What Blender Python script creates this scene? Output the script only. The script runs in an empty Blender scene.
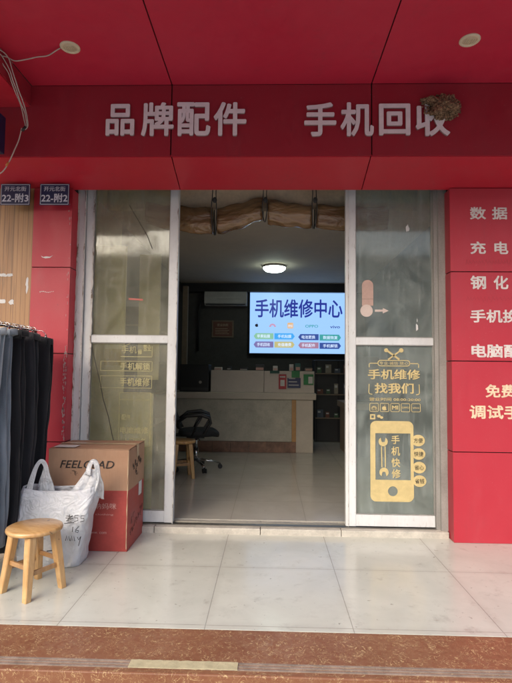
import bpy, bmesh, math, random
from mathutils import Vector, Matrix, noise
random.seed(7)
S = bpy.context.scene
COL = S.collection
PI = math.pi

# ------------------------------------------------------------------ materials
MATS = {}
def nn(nt, t, **kw):
    n = nt.nodes.new(t)
    for k, v in kw.items():
        if k.startswith('i_'):
            n.inputs[k[2:].replace('_', ' ')].default_value = v
        else:
            setattr(n, k, v)
    return n
def math_n(nt, op, a, b=None, c=None, clamp=False):
    n = nt.nodes.new('ShaderNodeMath'); n.operation = op; n.use_clamp = clamp
    for i, v in enumerate((a, b, c)):
        if v is None: continue
        if isinstance(v, (int, float)): n.inputs[i].default_value = v
        else: nt.links.new(v, n.inputs[i])
    return n.outputs[0]
def mixc(nt, fac, a, b, mode='MIX'):
    n = nt.nodes.new('ShaderNodeMix'); n.data_type = 'RGBA'; n.blend_type = mode
    for sock, v in ((n.inputs[0], fac), (n.inputs[6], a), (n.inputs[7], b)):
        if isinstance(v, (int, float)): sock.default_value = v
        elif isinstance(v, tuple): sock.default_value = (*v[:3], 1)
        else: nt.links.new(v, sock)
    return n.outputs[2]
def ramp(nt, v, lo, hi, a=0.0, b=1.0):
    n = nt.nodes.new('ShaderNodeMapRange'); n.clamp = True
    nt.links.new(v, n.inputs[0])
    for i, x in enumerate((lo, hi, a, b)): n.inputs[i + 1].default_value = x
    return n.outputs[0]
def tex(nt, vec, scale, detail=4, rough=.55, dist=0, stretch=None):
    if stretch:
        m = nn(nt, 'ShaderNodeMapping'); m.inputs['Scale'].default_value = stretch
        nt.links.new(vec, m.inputs[0]); vec = m.outputs[0]
    n = nt.nodes.new('ShaderNodeTexNoise')
    n.inputs['Scale'].default_value = scale; n.inputs['Detail'].default_value = detail
    n.inputs['Roughness'].default_value = rough; n.inputs['Distortion'].default_value = dist
    nt.links.new(vec, n.inputs['Vector'])
    return n.outputs[0]
def new_mat(name):
    m = bpy.data.materials.new(name); m.use_nodes = True
    nt = m.node_tree
    b = nt.nodes['Principled BSDF']
    pos = nt.nodes.new('ShaderNodeNewGeometry').outputs['Position']
    MATS[name] = m
    return m, nt, b, pos
def bump(nt, b, h, strength=.2, dist=.01):
    n = nt.nodes.new('ShaderNodeBump'); n.inputs['Strength'].default_value = strength
    n.inputs['Distance'].default_value = dist
    nt.links.new(h, n.inputs['Height']); nt.links.new(n.outputs[0], b.inputs['Normal'])
def simple(name, col, rough=.5, metal=0, var=.15, scale=6, bmp=0, bscale=60, spec=.5, stretch=None, trans=0):
    """one colour broken up by two scales of grime noise"""
    m, nt, b, pos = new_mat(name)
    n1 = tex(nt, pos, scale, 6, .6, .3, stretch)
    n2 = tex(nt, pos, scale * 9, 3, .6)
    f = math_n(nt, 'ADD', math_n(nt, 'MULTIPLY', n1, .7), math_n(nt, 'MULTIPLY', n2, .3))
    f = ramp(nt, f, .32, .68)
    dark = tuple(c * (1 - var) for c in col); light = tuple(min(1, c * (1 + var * .6)) for c in col)
    nt.links.new(mixc(nt, f, dark, light), b.inputs['Base Color'])
    nt.links.new(ramp(nt, n1, .3, .7, max(0, rough - .08), min(1, rough + .1)), b.inputs['Roughness'])
    b.inputs['Metallic'].default_value = metal
    b.inputs['Specular IOR Level'].default_value = spec
    if bmp: bump(nt, b, tex(nt, pos, bscale, 3), bmp, .004)
    return m
def emit(name, col, strength):
    m, nt, b, pos = new_mat(name)
    b.inputs['Base Color'].default_value = (.02, .02, .02, 1)
    b.inputs['Emission Color'].default_value = (*col, 1)
    b.inputs['Emission Strength'].default_value = strength
    b.inputs['Roughness'].default_value = .3
    return m

# red aluminium composite panels
def red_panel(name, col, faded, rough, fade=.35, zr=None):
    m, nt, b, pos = new_mat(name)
    n1 = tex(nt, pos, 1.1, 5, .6, .5)
    n2 = tex(nt, pos, 7, 6, .65, .4, (1, 1, .35))
    n3 = tex(nt, pos, 90, 2)
    c = mixc(nt, ramp(nt, n1, .35, .7, 0, fade), col, faded)
    c = mixc(nt, ramp(nt, n2, .56, .8, 0, .35), c, faded)
    c = mixc(nt, ramp(nt, n3, .68, .8, 0, .25), c, (.5, .32, .30))
    n4 = tex(nt, pos, 3.2, 6, .7, .6, (1.5, 1.5, .5)); n5 = tex(nt, pos, 26, 4, .65, 0, (1, 1, .10))
    c = mixc(nt, math_n(nt, 'MULTIPLY', ramp(nt, n4, .5, .75), ramp(nt, n5, .42, .7, 0, .45)), c, tuple(x * .55 + .03 for x in col))
    n6 = tex(nt, pos, 55, 2)
    c = mixc(nt, ramp(nt, n6, .745, .765, 0, .6), c, (.12, .03, .03))
    nt.links.new(c, b.inputs['Base Color'])
    nt.links.new(ramp(nt, n2, .3, .7, rough - .06, rough + .14), b.inputs['Roughness'])
    bump(nt, b, tex(nt, pos, 2.2, 2), .35, .03)
    return m
RED = red_panel('red_panel', (.50, .014, .032), (.48, .06, .07), .34, .3)
REDS = red_panel('red_sign', (.32, .016, .030), (.32, .04, .052), .42, .3)
REDC = red_panel('red_soffit', (.52, .018, .048), (.47, .036, .065), .45, .3)
REDP = red_panel('red_pillar', (.42, .020, .036), (.43, .06, .075), .46, .22)

def floor_tiles(name, col, offx, offy, size, rough, dirt):
    m, nt, b, pos = new_mat(name)
    sx = nn(nt, 'ShaderNodeSeparateXYZ'); nt.links.new(pos, sx.inputs[0])
    dx = math_n(nt, 'PINGPONG', math_n(nt, 'SUBTRACT', sx.outputs[0], offx), size / 2)
    dy = math_n(nt, 'PINGPONG', math_n(nt, 'SUBTRACT', sx.outputs[1], offy), size / 2)
    jit = math_n(nt, 'MULTIPLY', tex(nt, pos, 30, 3), .0024)
    g = ramp(nt, math_n(nt, 'SUBTRACT', math_n(nt, 'MINIMUM', dx, math_n(nt, 'ADD', dy, .0006)), jit), .0005, .0022, 1, 0)
    near = ramp(nt, math_n(nt, 'MINIMUM', dx, dy), 0, .05, 1, 0)
    n1 = tex(nt, pos, 2.2, 7, .6, .6); n2 = tex(nt, pos, 9, 6, .7, .2)
    n3 = tex(nt, pos, 38, 2, .5); n4 = tex(nt, pos, 5, 5, .7, .3)
    c = mixc(nt, ramp(nt, n1, .3, .7), tuple(x * .9 for x in col), tuple(min(1, x * 1.05) for x in col))
    c = mixc(nt, ramp(nt, n2, .55, .8, 0, .28 * dirt), c, (.33, .29, .24))
    smear = math_n(nt, 'MULTIPLY', ramp(nt, n4, .56, .72), ramp(nt, n2, .45, .65))
    c = mixc(nt, math_n(nt, 'MULTIPLY', smear, .6 * dirt), c, (.26, .23, .20))
    c = mixc(nt, ramp(nt, n3, .735, .77, 0, .7 * dirt), c, (.10, .085, .07))
    c = mixc(nt, math_n(nt, 'MULTIPLY', near, math_n(nt, 'MULTIPLY', n2, .3 * dirt)), c, (.28, .24, .2))
    c = mixc(nt, math_n(nt, 'MULTIPLY', g, .5 if dirt > .8 else .35), c, (.16, .14, .12))
    n7 = tex(nt, pos, 17, 3, .6, .3)
    c = mixc(nt, ramp(nt, n7, .68, .74, 0, .6 * dirt), c, (.20, .17, .14))
    nt.links.new(c, b.inputs['Base Color'])
    nt.links.new(ramp(nt, n2, .35, .75, rough, rough + .12), b.inputs['Roughness'])
    bump(nt, b, math_n(nt, 'SUBTRACT', math_n(nt, 'MULTIPLY', tex(nt, pos, 1.5, 1), .3), g), .2, .003)
    return m
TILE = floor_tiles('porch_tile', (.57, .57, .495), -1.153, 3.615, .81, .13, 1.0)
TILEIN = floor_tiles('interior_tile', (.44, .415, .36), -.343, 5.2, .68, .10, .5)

def granite(name):
    m, nt, b, pos = new_mat(name)
    n1 = tex(nt, pos, 3, 6, .6); n2 = tex(nt, pos, 26, 3, .6, 1.0)
    d = math_n(nt, 'ABSOLUTE', math_n(nt, 'SUBTRACT', tex(nt, pos, 20, 2.5, .65, .9), .5))
    d2 = math_n(nt, 'ABSOLUTE', math_n(nt, 'SUBTRACT', tex(nt, pos, 34, 2, .6, 1.4), .47))
    vein = math_n(nt, 'MULTIPLY', ramp(nt, d, .003, .014, 1, 0), ramp(nt, tex(nt, pos, 11, 3), .42, .50))
    vein2 = math_n(nt, 'MULTIPLY', ramp(nt, d2, .003, .010, 1, 0), ramp(nt, tex(nt, pos, 15, 3, .5, .3), .46, .54))
    v = math_n(nt, 'MAXIMUM', vein, math_n(nt, 'MULTIPLY', vein2, .7))
    c = mixc(nt, ramp(nt, n1, .3, .7), (.205, .085, .042), (.27, .125, .066))
    c = mixc(nt, ramp(nt, n2, .35, .7, 0, .5), c, (.19, .060, .030))
    c = mixc(nt, math_n(nt, 'MULTIPLY', v, .85), c, (.55, .40, .20))
    c = mixc(nt, ramp(nt, tex(nt, pos, 5, 7, .7), .55, .85, 0, .25), c, (.33, .22, .16))
    nt.links.new(c, b.inputs['Base Color'])
    nt.links.new(ramp(nt, n2, .3, .7, .28, .5), b.inputs['Roughness'])
    bump(nt, b, n2, .08, .002)
    return m
GRAN = granite('red_granite')
STRIP = simple('grip_strip', (.30, .23, .18), .7, 0, .4, 14, .3, 120)
TAPE = simple('worn_tape', (.50, .44, .27), .6, 0, .25, 22, .2, 90)
SILL = simple('sill_stone', (.52, .48, .41), .55, 0, .3, 9, .2, 40)

def painted_frame():
    m, nt, b, pos = new_mat('white_frame')
    n1 = tex(nt, pos, 5, 6, .7, .5, (1, 1, .3)); n2 = tex(nt, pos, 60, 5, .7, .4, (1, 1, .3))
    c = mixc(nt, ramp(nt, n1, .35, .7), (.56, .565, .555), (.68, .68, .67))
    c = mixc(nt, ramp(nt, n2, .6, .74, 0, .6), c, (.30, .25, .20))
    nt.links.new(c, b.inputs['Base Color']); b.inputs['Roughness'].default_value = .42
    bump(nt, b, n2, .15, .002)
    return m
WHITE = painted_frame()
def flaking():
    m, nt, b, pos = new_mat('flaking_paint')
    n1 = tex(nt, pos, 24, 6, .75, .6, (1, 1, .35)); n2 = tex(nt, pos, 8, 5, .7, .5, (1, 1, .5))
    c = mixc(nt, ramp(nt, n2, .35, .7), (.50, .48, .44), (.66, .64, .60))
    c = mixc(nt, ramp(nt, n1, .53, .60), c, (.20, .15, .11))
    nt.links.new(c, b.inputs['Base Color']); b.inputs['Roughness'].default_value = .7
    bump(nt, b, n1, .5, .004)
    return m
FLAKE = flaking()
GREYF = simple('grey_frame', (.30, .285, .26), .5, .1, .3, 8, .1, 50, stretch=(1, 1, .3))
DARKGAP = simple('dark_gap', (.012, .010, .010), .8)
def glass_mat(name, dirt, dirt_haze_col, tint):
    m, nt, b, pos = new_mat(name)
    nt.nodes.remove(b)
    out = nt.nodes['Material Output']
    geo = nt.nodes.new('ShaderNodeNewGeometry')
    dot = nn(nt, 'ShaderNodeVectorMath', operation='DOT_PRODUCT')
    nt.links.new(geo.outputs['Normal'], dot.inputs[0]); nt.links.new(geo.outputs['Incoming'], dot.inputs[1])
    c = math_n(nt, 'ABSOLUTE', dot.outputs['Value'])
    p = math_n(nt, 'POWER', math_n(nt, 'SUBTRACT', 1, c, clamp=True), 5)
    fr = math_n(nt, 'ADD', math_n(nt, 'MULTIPLY', p, .93), .04)
    tr = nn(nt, 'ShaderNodeBsdfTransparent'); tr.inputs[0].default_value = (*tint, 1)
    gl = nn(nt, 'ShaderNodeBsdfGlossy'); gl.inputs['Roughness'].default_value = .06
    df = nn(nt, 'ShaderNodeBsdfDiffuse'); df.inputs[0].default_value = (*dirt_haze_col, 1)  # diffuse film: dirt on the pane plus painted reflection haze
    m1 = nn(nt, 'ShaderNodeMixShader'); nt.links.new(fr, m1.inputs[0]); nt.links.new(tr.outputs[0], m1.inputs[1]); nt.links.new(gl.outputs[0], m1.inputs[2])
    n1 = tex(nt, pos, 3, 7, .65, 1.2); n2 = tex(nt, pos, 16, 6, .7, .4, (1.6, 1, .18))
    d = math_n(nt, 'ADD', math_n(nt, 'MULTIPLY', ramp(nt, n1, .3, .75), dirt), math_n(nt, 'MULTIPLY', ramp(nt, n2, .52, .8), dirt * .9))
    d = math_n(nt, 'ADD', d, dirt * .35)
    m2 = nn(nt, 'ShaderNodeMixShader'); nt.links.new(d, m2.inputs[0]); nt.links.new(m1.outputs[0], m2.inputs[1]); nt.links.new(df.outputs[0], m2.inputs[2])
    nt.links.new(m2.outputs[0], out.inputs['Surface'])
    return m
GLASS = glass_mat('dusty_hazy_glass', .21, (.52, .56, .53), (.80, .86, .82))
GLASSL = glass_mat('dusty_hazy_glass_amber', .22, (.56, .54, .44), (.84, .85, .76))
WINGLASS = simple('dark_window_glass', (.03, .04, .045), .08, 0, .3)
GOLD = simple('gold_vinyl', (.56, .44, .20), .5, 0, .15, 20)
GOLDD = simple('worn_gold_vinyl', (.44, .385, .19), .55, 0, .3, 30)
GLYPHW = simple('sign_letter_white', (.82, .77, .77), .5, 0, .12, 12)
GLYPHE = simple('sign_letter_edge', (.34, .26, .25), .6, 0, .2, 12)
TXTP = simple('panel_text_white', (.66, .60, .56), .6, 0, .25, 30)
TXTC = simple('panel_text_cream', (.72, .56, .38), .6, 0, .25, 30)
PLATEB = simple('navy_plate', (.012, .016, .060), .35)
PLATEW = simple('plate_white', (.55, .56, .62), .5)
def woodgrain():
    m, nt, b, pos = new_mat('wood_grain_panel')
    n1 = tex(nt, pos, 40, 5, .6, .5, (1, 1, .035)); n2 = tex(nt, pos, 9, 4, .6, .4, (1, 1, .08)); n3 = tex(nt, pos, 120, 3, .6, 0, (1, 1, .02))
    c = mixc(nt, ramp(nt, n2, .35, .65), (.34, .17, .068), (.43, .235, .10))
    c = mixc(nt, ramp(nt, n1, .50, .60, 0, .75), c, (.24, .13, .06))
    c = mixc(nt, ramp(nt, n3, .5, .75, 0, .4), c, (.25, .14, .07))
    nt.links.new(c, b.inputs['Base Color']); b.inputs['Roughness'].default_value = .5
    sx = nn(nt, 'ShaderNodeSeparateXYZ'); nt.links.new(pos, sx.inputs[0])
    gr_ = ramp(nt, math_n(nt, 'PINGPONG', sx.outputs[0], .021), .0, .004, 1, 0)
    nt.links.new(mixc(nt, math_n(nt, 'MULTIPLY', gr_, .6), c, (.14, .07, .03)), b.inputs['Base Color'])
    bump(nt, b, math_n(nt, 'SUBTRACT', n1, gr_), .3, .004)
    return m
WOODG = woodgrain()
def wood(name, a, c2, scale=30):
    m, nt, b, pos = new_mat(name)
    tc = nt.nodes.new('ShaderNodeTexCoord').outputs['Object']
    n1 = tex(nt, tc, scale, 5, .6, .8, (1, .25, .25)); n2 = tex(nt, tc, scale * 3, 3, .6, .2, (1, .12, .12))
    n3 = tex(nt, tc, 22, 2)
    c = mixc(nt, ramp(nt, n1, .35, .68), a, c2)
    c = mixc(nt, ramp(nt, n2, .5, .75, 0, .35), c, tuple(x * .55 for x in a))
    c = mixc(nt, ramp(nt, n3, .72, .76, 0, .7), c, (.07, .03, .015))
    nt.links.new(c, b.inputs['Base Color']); b.inputs['Roughness'].default_value = .32
    b.inputs['Coat Weight'].default_value = .35; b.inputs['Coat Roughness'].default_value = .2
    return m
PINE = wood('varnished_pine', (.50, .27, .095), (.63, .39, .17))
PINED = wood('aged_pine', (.34, .17, .06), (.45, .25, .10))
def card():
    m, nt, b, pos = new_mat('cardboard')
    n1 = tex(nt, pos, 4, 5, .6); n2 = tex(nt, pos, 60, 4, .6, 0, (1, 1, .1)); n3 = tex(nt, pos, 12, 5, .7, 1)
    c = mixc(nt, ramp(nt, n1, .3, .7), (.35, .195, .115), (.41, .245, .15))
    c = mixc(nt, ramp(nt, n2, .45, .75, 0, .3), c, (.30, .17, .10))
    c = mixc(nt, ramp(nt, n3, .62, .8, 0, .4), c, (.24, .13, .08))
    nt.links.new(c, b.inputs['Base Color']); b.inputs['Roughness'].default_value = .7
    bump(nt, b, n1, .35, .01)
    return m
CARD = card()
CARDR = simple('printed_red_cardboard', (.36, .052, .042), .5, 0, .22, 7, .2, 8)
TAPEC = simple('packing_tape', (.50, .36, .23), .18, 0, .15, 20)
INKB = simple('black_ink', (.02, .018, .018), .5)
INKP = simple('pale_print', (.62, .36, .31), .6)
PAPER = simple('paper_label', (.62, .60, .58), .6)
def bagm():
    m, nt, b, pos = new_mat('white_plastic_film')
    out = nt.nodes['Material Output']
    n1 = tex(nt, pos, 9, 5, .6, .6)
    nt.links.new(mixc(nt, ramp(nt, n1, .35, .7), (.80, .81, .83), (.88, .88, .89)), b.inputs['Base Color'])
    b.inputs['Roughness'].default_value = .32
    nw = tex(nt, pos, 9, 2, .5, 2.2)
    nf = tex(nt, pos, 22, 2, .5, .8)
    h = math_n(nt, 'ADD', nw, math_n(nt, 'MULTIPLY', nf, .3))
    bump(nt, b, h, .5, .05)
    tl = nn(nt, 'ShaderNodeBsdfTranslucent'); tl.inputs[0].default_value = (.75, .77, .8, 1)
    tp = nn(nt, 'ShaderNodeBsdfTransparent')
    mx = nn(nt, 'ShaderNodeMixShader'); mx.inputs[0].default_value = .22
    nt.links.new(b.outputs[0], mx.inputs[1]); nt.links.new(tl.outputs[0], mx.inputs[2])
    m2 = nn(nt, 'ShaderNodeMixShader'); m2.inputs[0].default_value = .17
    nt.links.new(mx.outputs[0], m2.inputs[1]); nt.links.new(tp.outputs[0], m2.inputs[2])
    nt.links.new(m2.outputs[0], out.inputs['Surface'])
    return m
BAG = bagm()
CLOTHD = simple('grey_garment', (.22, .23, .25), .9, 0, .3, 12, .4, 200)
def cloth(name, col, var=.25):
    m, nt, b, pos = new_mat(name)
    n1 = tex(nt, pos, 10, 5, .6, .3, (1, 1, .2)); n2 = tex(nt, pos, 400, 2)
    c = mixc(nt, ramp(nt, n1, .3, .7), tuple(x * (1 - var) for x in col), tuple(x * (1 + var) for x in col))
    c = mixc(nt, ramp(nt, n2, .45, .7, 0, .3), c, tuple(min(1, x * 1.6) for x in col))
    nt.links.new(c, b.inputs['Base Color']); b.inputs['Roughness'].default_value = .95
    b.inputs['Specular IOR Level'].default_value = .2
    b.inputs['Sheen Weight'].default_value = .15
    bump(nt, b, n2, .2, .001)
    return m
BLACKC = cloth('black_cotton', (.018, .018, .020))
CHARC = cloth('charcoal_cotton', (.028, .028, .031))
DENIM = cloth('grey_denim', (.30, .33, .35), .35)
DENIM2 = cloth('slate_denim', (.19, .22, .25), .35)
PALEC = cloth('pale_grey_cotton', (.30, .32, .33))
CHROME = simple('chrome', (.6, .6, .6), .2, 1, .1)
STEEL = simple('dull_steel', (.32, .30, .27), .35, .9, .2)
BRONZE = simple('brown_clip_metal', (.22, .14, .07), .35, .6, .4, 40)
BLACKP = simple('black_plastic', (.012, .012, .013), .4)
MESHB = simple('black_mesh_fabric', (.016, .016, .018), .8, 0, .3, 60, .3, 300)
def pvc():
    m, nt, b, pos = new_mat('brown_vinyl_roll')
    n1 = tex(nt, pos, 5, 4, .6, .6, (.4, 1, 1)); n2 = tex(nt, pos, 20, 4, .6, .4, (.3, 1, 1))
    c = mixc(nt, ramp(nt, n1, .35, .7), (.14, .07, .028), (.32, .19, .09))
    c = mixc(nt, ramp(nt, n2, .55, .75, 0, .5), c, (.09, .045, .02))
    nt.links.new(c, b.inputs['Base Color']); b.inputs['Roughness'].default_value = .26
    b.inputs['Specular IOR Level'].default_value = .9
    bump(nt, b, n1, 1, .06)
    return m
PVC = pvc()
PVCS = simple('hazy_vinyl_sheet', (.66, .54, .37), .35, 0, .3, 4, .5, 6)
STRAP = simple('grey_strap', (.05, .045, .042), .7, 0, .3, 20)
# interior
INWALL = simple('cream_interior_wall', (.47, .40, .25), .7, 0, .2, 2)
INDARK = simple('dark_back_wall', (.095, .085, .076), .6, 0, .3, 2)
INCEIL = simple('grey_ceiling', (.62, .52, .40), .8, 0, .1, 1)
INRW = simple('right_interior_wall', (.14, .14, .14), .7, 0, .2, 2)
MARB = simple('counter_marble', (.44, .41, .33), .4, 0, .25, 6, 0)
COUNT = simple('counter_beige', (.52, .46, .38), .45, 0, .1, 3)
KICK = simple('brown_skirting_tile', (.24, .13, .085), .4, 0, .5, 9)
RISER = simple('cream_laminate', (.60, .53, .46), .45, 0, .08, 3)
POSTW = simple('orange_wood_post', (.46, .25, .09), .4, 0, .2, 14)
CABD = simple('dark_cabinet', (.035, .032, .032), .4)
CABW = simple('brown_desk', (.26, .19, .13), .5, 0, .2, 10)
ACW = simple('air_conditioner_white', (.60, .57, .53), .45)
NOTE = simple('red_brown_notice', (.22, .085, .055), .5, 0, .3, 30)
GREENP = simple('green_card', (.03, .23, .07), .5)
REDCARD = simple('red_card', (.45, .04, .05), .5)
NAVYP = simple('navy_packet', (.03, .04, .12), .4)
LAMPM = emit('lamp_glow', (.80, 1.0, .90), 6)
SCREEN = emit('screen_blue', (.29, .50, .86), .52)
SC = {k: emit('screen_' + k, c, s * .46) for k, c, s in (
    ('ink', (.02, .035, .30), .9), ('black', (.02, .02, .03), .6), ('green', (.30, .62, .42), .8), ('cyan', (.06, .38, .85), .95),
    ('navy', (.05, .10, .38), .8), ('teal', (.07, .42, .42), .8), ('mauve', (.24, .20, .46), .8), ('gold', (.55, .50, .22), .9),
    ('rose', (.46, .24, .36), .8), ('white', (.62, .74, .95), 1.15), ('red', (.75, .25, .30), .8), ('orange', (.85, .55, .30), .8))}
PINKS = simple('faded_pink_sticker', (.50, .33, .27), .6, 0, .15, 30)
PINKL = simple('pale_pink_sticker', (.62, .50, .44), .6, 0, .1, 30)
LIGHTT = simple('downlight_trim', (.66, .58, .40), .45)
LIGHTL = simple('downlight_lens', (.56, .48, .33), .3, 0, .1)
CABLEW = simple('dirty_white_cable', (.50, .42, .36), .5)
CABLEO = simple('orange_connector', (.55, .20, .05), .5)
def nestm():
    m, nt, b, pos = new_mat('nest_mud')
    n1 = tex(nt, pos, 70, 4, .7); n2 = tex(nt, pos, 180, 2)
    c = mixc(nt, ramp(nt, n1, .4, .62), (.08, .042, .02), (.42, .26, .14))
    c = mixc(nt, ramp(nt, n2, .6, .7), c, (.60, .45, .28))
    nt.links.new(c, b.inputs['Base Color']); b.inputs['Roughness'].default_value = .95
    bump(nt, b, n1, 1, .02)
    return m
NEST = nestm()
ASPH = simple('asphalt', (.16, .16, .155), .85, 0, .25, 3, .3, 200)
PAVE = simple('pavement', (.42, .42, .40), .8, 0, .25, 2, .2, 90)
OPPW = simple('opposite_plaster', (.50, .48, .42), .8, 0, .15, 1)
OPPR = simple('opposite_grey', (.22, .22, .22), .8)
LEAF = simple('leaf_green', (.045, .085, .025), .6, 0, .5, 4)
BARK = simple('bark', (.10, .07, .05), .9, 0, .3, 10)
UPW = simple('upper_wall_tile', (.40, .37, .33), .7, 0, .15, 2)

# ------------------------------------------------------------------ mesh helpers
def BM(): return bmesh.new()
def wm(o):
    M = o.matrix_basis.copy()
    return (wm(o.parent) @ M) if o.parent else M
def obj(name, bm, mat, parent=None, smooth=False, label=None, bev=0, local=False):
    """link ONE mesh object; vertices are given in world space unless local"""
    if parent is not None and not local:
        bm.transform(wm(parent).inverted())
    bmesh.ops.recalc_face_normals(bm, faces=bm.faces)
    me = bpy.data.meshes.new(name); bm.to_mesh(me); bm.free()
    for m in (mat if isinstance(mat, (list, tuple)) else [mat]): me.materials.append(m)
    if smooth:
        me.polygons.foreach_set('use_smooth', [True] * len(me.polygons))
    o = bpy.data.objects.new(name, me); COL.objects.link(o)
    if parent is not None: o.parent = parent
    if label: o['label'] = label
    if bev:
        b = o.modifiers.new('bev', 'BEVEL'); b.width = bev; b.segments = 2; b.limit_method = 'ANGLE'; b.angle_limit = .6
    return o
def thing(name, label, cat, loc=(0, 0, 0), rotz=0, group=None):
    o = bpy.data.objects.new(name, None); COL.objects.link(o)
    o.location = loc; o.rotation_euler = (0, 0, rotz); o.empty_display_size = .1
    return tag(o, label, cat, group)
def tag(o, label, cat, group=None):
    o['label'] = label; o['category'] = cat
    if group: o['group'] = group
    return o
def struct(o): o['kind'] = 'structure'; return o
def rebase(o, loc):
    """move a single-mesh thing's origin to its base"""
    o.data.transform(Matrix.Translation(-Vector(loc))); o.location = loc; return o
def box(bm, x0, x1, y0, y1, z0, z1, mi=0):
    vs = [bm.verts.new(p) for p in ((x0, y0, z0), (x1, y0, z0), (x1, y1, z0), (x0, y1, z0), (x0, y0, z1), (x1, y0, z1), (x1, y1, z1), (x0, y1, z1))]
    fs = [bm.faces.new([vs[i] for i in f]) for f in ((3, 2, 1, 0), (4, 5, 6, 7), (0, 1, 5, 4), (1, 2, 6, 5), (2, 3, 7, 6), (3, 0, 4, 7))]
    for f in fs: f.material_index = mi
    return vs
def boxb(*a): 
    bm = BM(); box(bm, *a); return bm
def tube(bm, pts, r, n=8, r1=None, cap=True, closed=False, squash=None):
    """swept round tube through pts; r may be a list"""
    pts = [Vector(p) for p in pts]; N = len(pts); rings = []
    prev = None
    for i, p in enumerate(pts):
        if closed: t = pts[(i + 1) % N] - pts[i - 1]
        else: t = pts[min(i + 1, N - 1)] - pts[max(i - 1, 0)]
        t.normalize()
        if prev is None:
            up = Vector((0, 0, 1)) if abs(t.z) < .9 else Vector((1, 0, 0))
            a = t.cross(up).normalized()
        else:
            a = (prev - t * prev.dot(t)).normalized()
        prev = a; b = t.cross(a)
        rr = r[i] if isinstance(r, (list, tuple)) else (r if r1 is None else r + (r1 - r) * i / (N - 1))
        ring = []
        for k in range(n):
            an = 2 * PI * k / n
            ring.append(bm.verts.new(p + a * math.cos(an) * rr + b * math.sin(an) * rr * (squash or 1)))
        rings.append(ring)
    M = N if closed else N - 1
    for i in range(M):
        A, B = rings[i], rings[(i + 1) % N]
        for k in range(n):
            bm.faces.new((A[k], A[(k + 1) % n], B[(k + 1) % n], B[k]))
    if cap and not closed:
        bm.faces.new(list(reversed(rings[0]))); bm.faces.new(rings[-1])
    return rings
def lathe(bm, cx, cy, prof, n=24, M=None):
    """prof: list of (r, z)"""
    rings = []
    for r, z in prof:
        rings.append([bm.verts.new((cx + r * math.cos(2 * PI * k / n), cy + r * math.sin(2 * PI * k / n), z)) for k in range(n)] if r > 1e-5 else [bm.verts.new((cx, cy, z))])
    for A, B in zip(rings, rings[1:]):
        if len(A) == 1 and len(B) == 1: continue
        for k in range(n):
            if len(A) == 1: bm.faces.new((A[0], B[(k + 1) % n], B[k]))
            elif len(B) == 1: bm.faces.new((A[k], A[(k + 1) % n], B[0]))
            else: bm.faces.new((A[k], A[(k + 1) % n], B[(k + 1) % n], B[k]))
    return rings
def poly(bm, pts, y, th=.0015, mi=0):
    """flat polygon in the XZ plane at depth y (front face towards -y), with thickness"""
    f = [bm.verts.new((x, y, z)) for x, z in pts]; b = [bm.verts.new((x, y + th, z)) for x, z in pts]
    fc = [bm.faces.new(f), bm.faces.new(list(reversed(b)))]
    n = len(pts)
    for i in range(n): fc.append(bm.faces.new((f[i], b[i], b[(i + 1) % n], f[(i + 1) % n])))
    for q in fc: q.material_index = mi
def rrect(x0, x1, z0, z1, r, n=5):
    pts = []
    for cx, cz, a0 in ((x1 - r, z1 - r, 0), (x0 + r, z1 - r, PI / 2), (x0 + r, z0 + r, PI), (x1 - r, z0 + r, 1.5 * PI)):
        for k in range(n + 1):
            a = a0 + PI / 2 * k / n
            pts.append((cx + r * math.cos(a), cz + r * math.sin(a)))
    return pts
def circ(cx, cz, r, n=28, rz=None): return [(cx + r * math.cos(2 * PI * k / n), cz + (rz or r) * math.sin(2 * PI * k / n)) for k in range(n)]
def ringp(bm, outer, inner, y, th=.0015):
    """outline band between two loops with equal counts"""
    n = len(outer)
    of = [bm.verts.new((x, y, z)) for x, z in outer]; inn = [bm.verts.new((x, y, z)) for x, z in inner]
    ob = [bm.verts.new((x, y + th, z)) for x, z in outer]; ib = [bm.verts.new((x, y + th, z)) for x, z in inner]
    for i in range(n):
        j = (i + 1) % n
        bm.faces.new((of[i], of[j], inn[j], inn[i])); bm.faces.new((ob[j], ob[i], ib[i], ib[j]))
        bm.faces.new((of[j], of[i], ob[i], ob[j])); bm.faces.new((inn[i], inn[j], ib[j], ib[i]))
def frame_rr(bm, x0, x1, z0, z1, r, w, y):
    ringp(bm, rrect(x0, x1, z0, z1, r), rrect(x0 + w, x1 - w, z0 + w, z1 - w, max(r - w, .001)), y)
_dg = None
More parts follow.
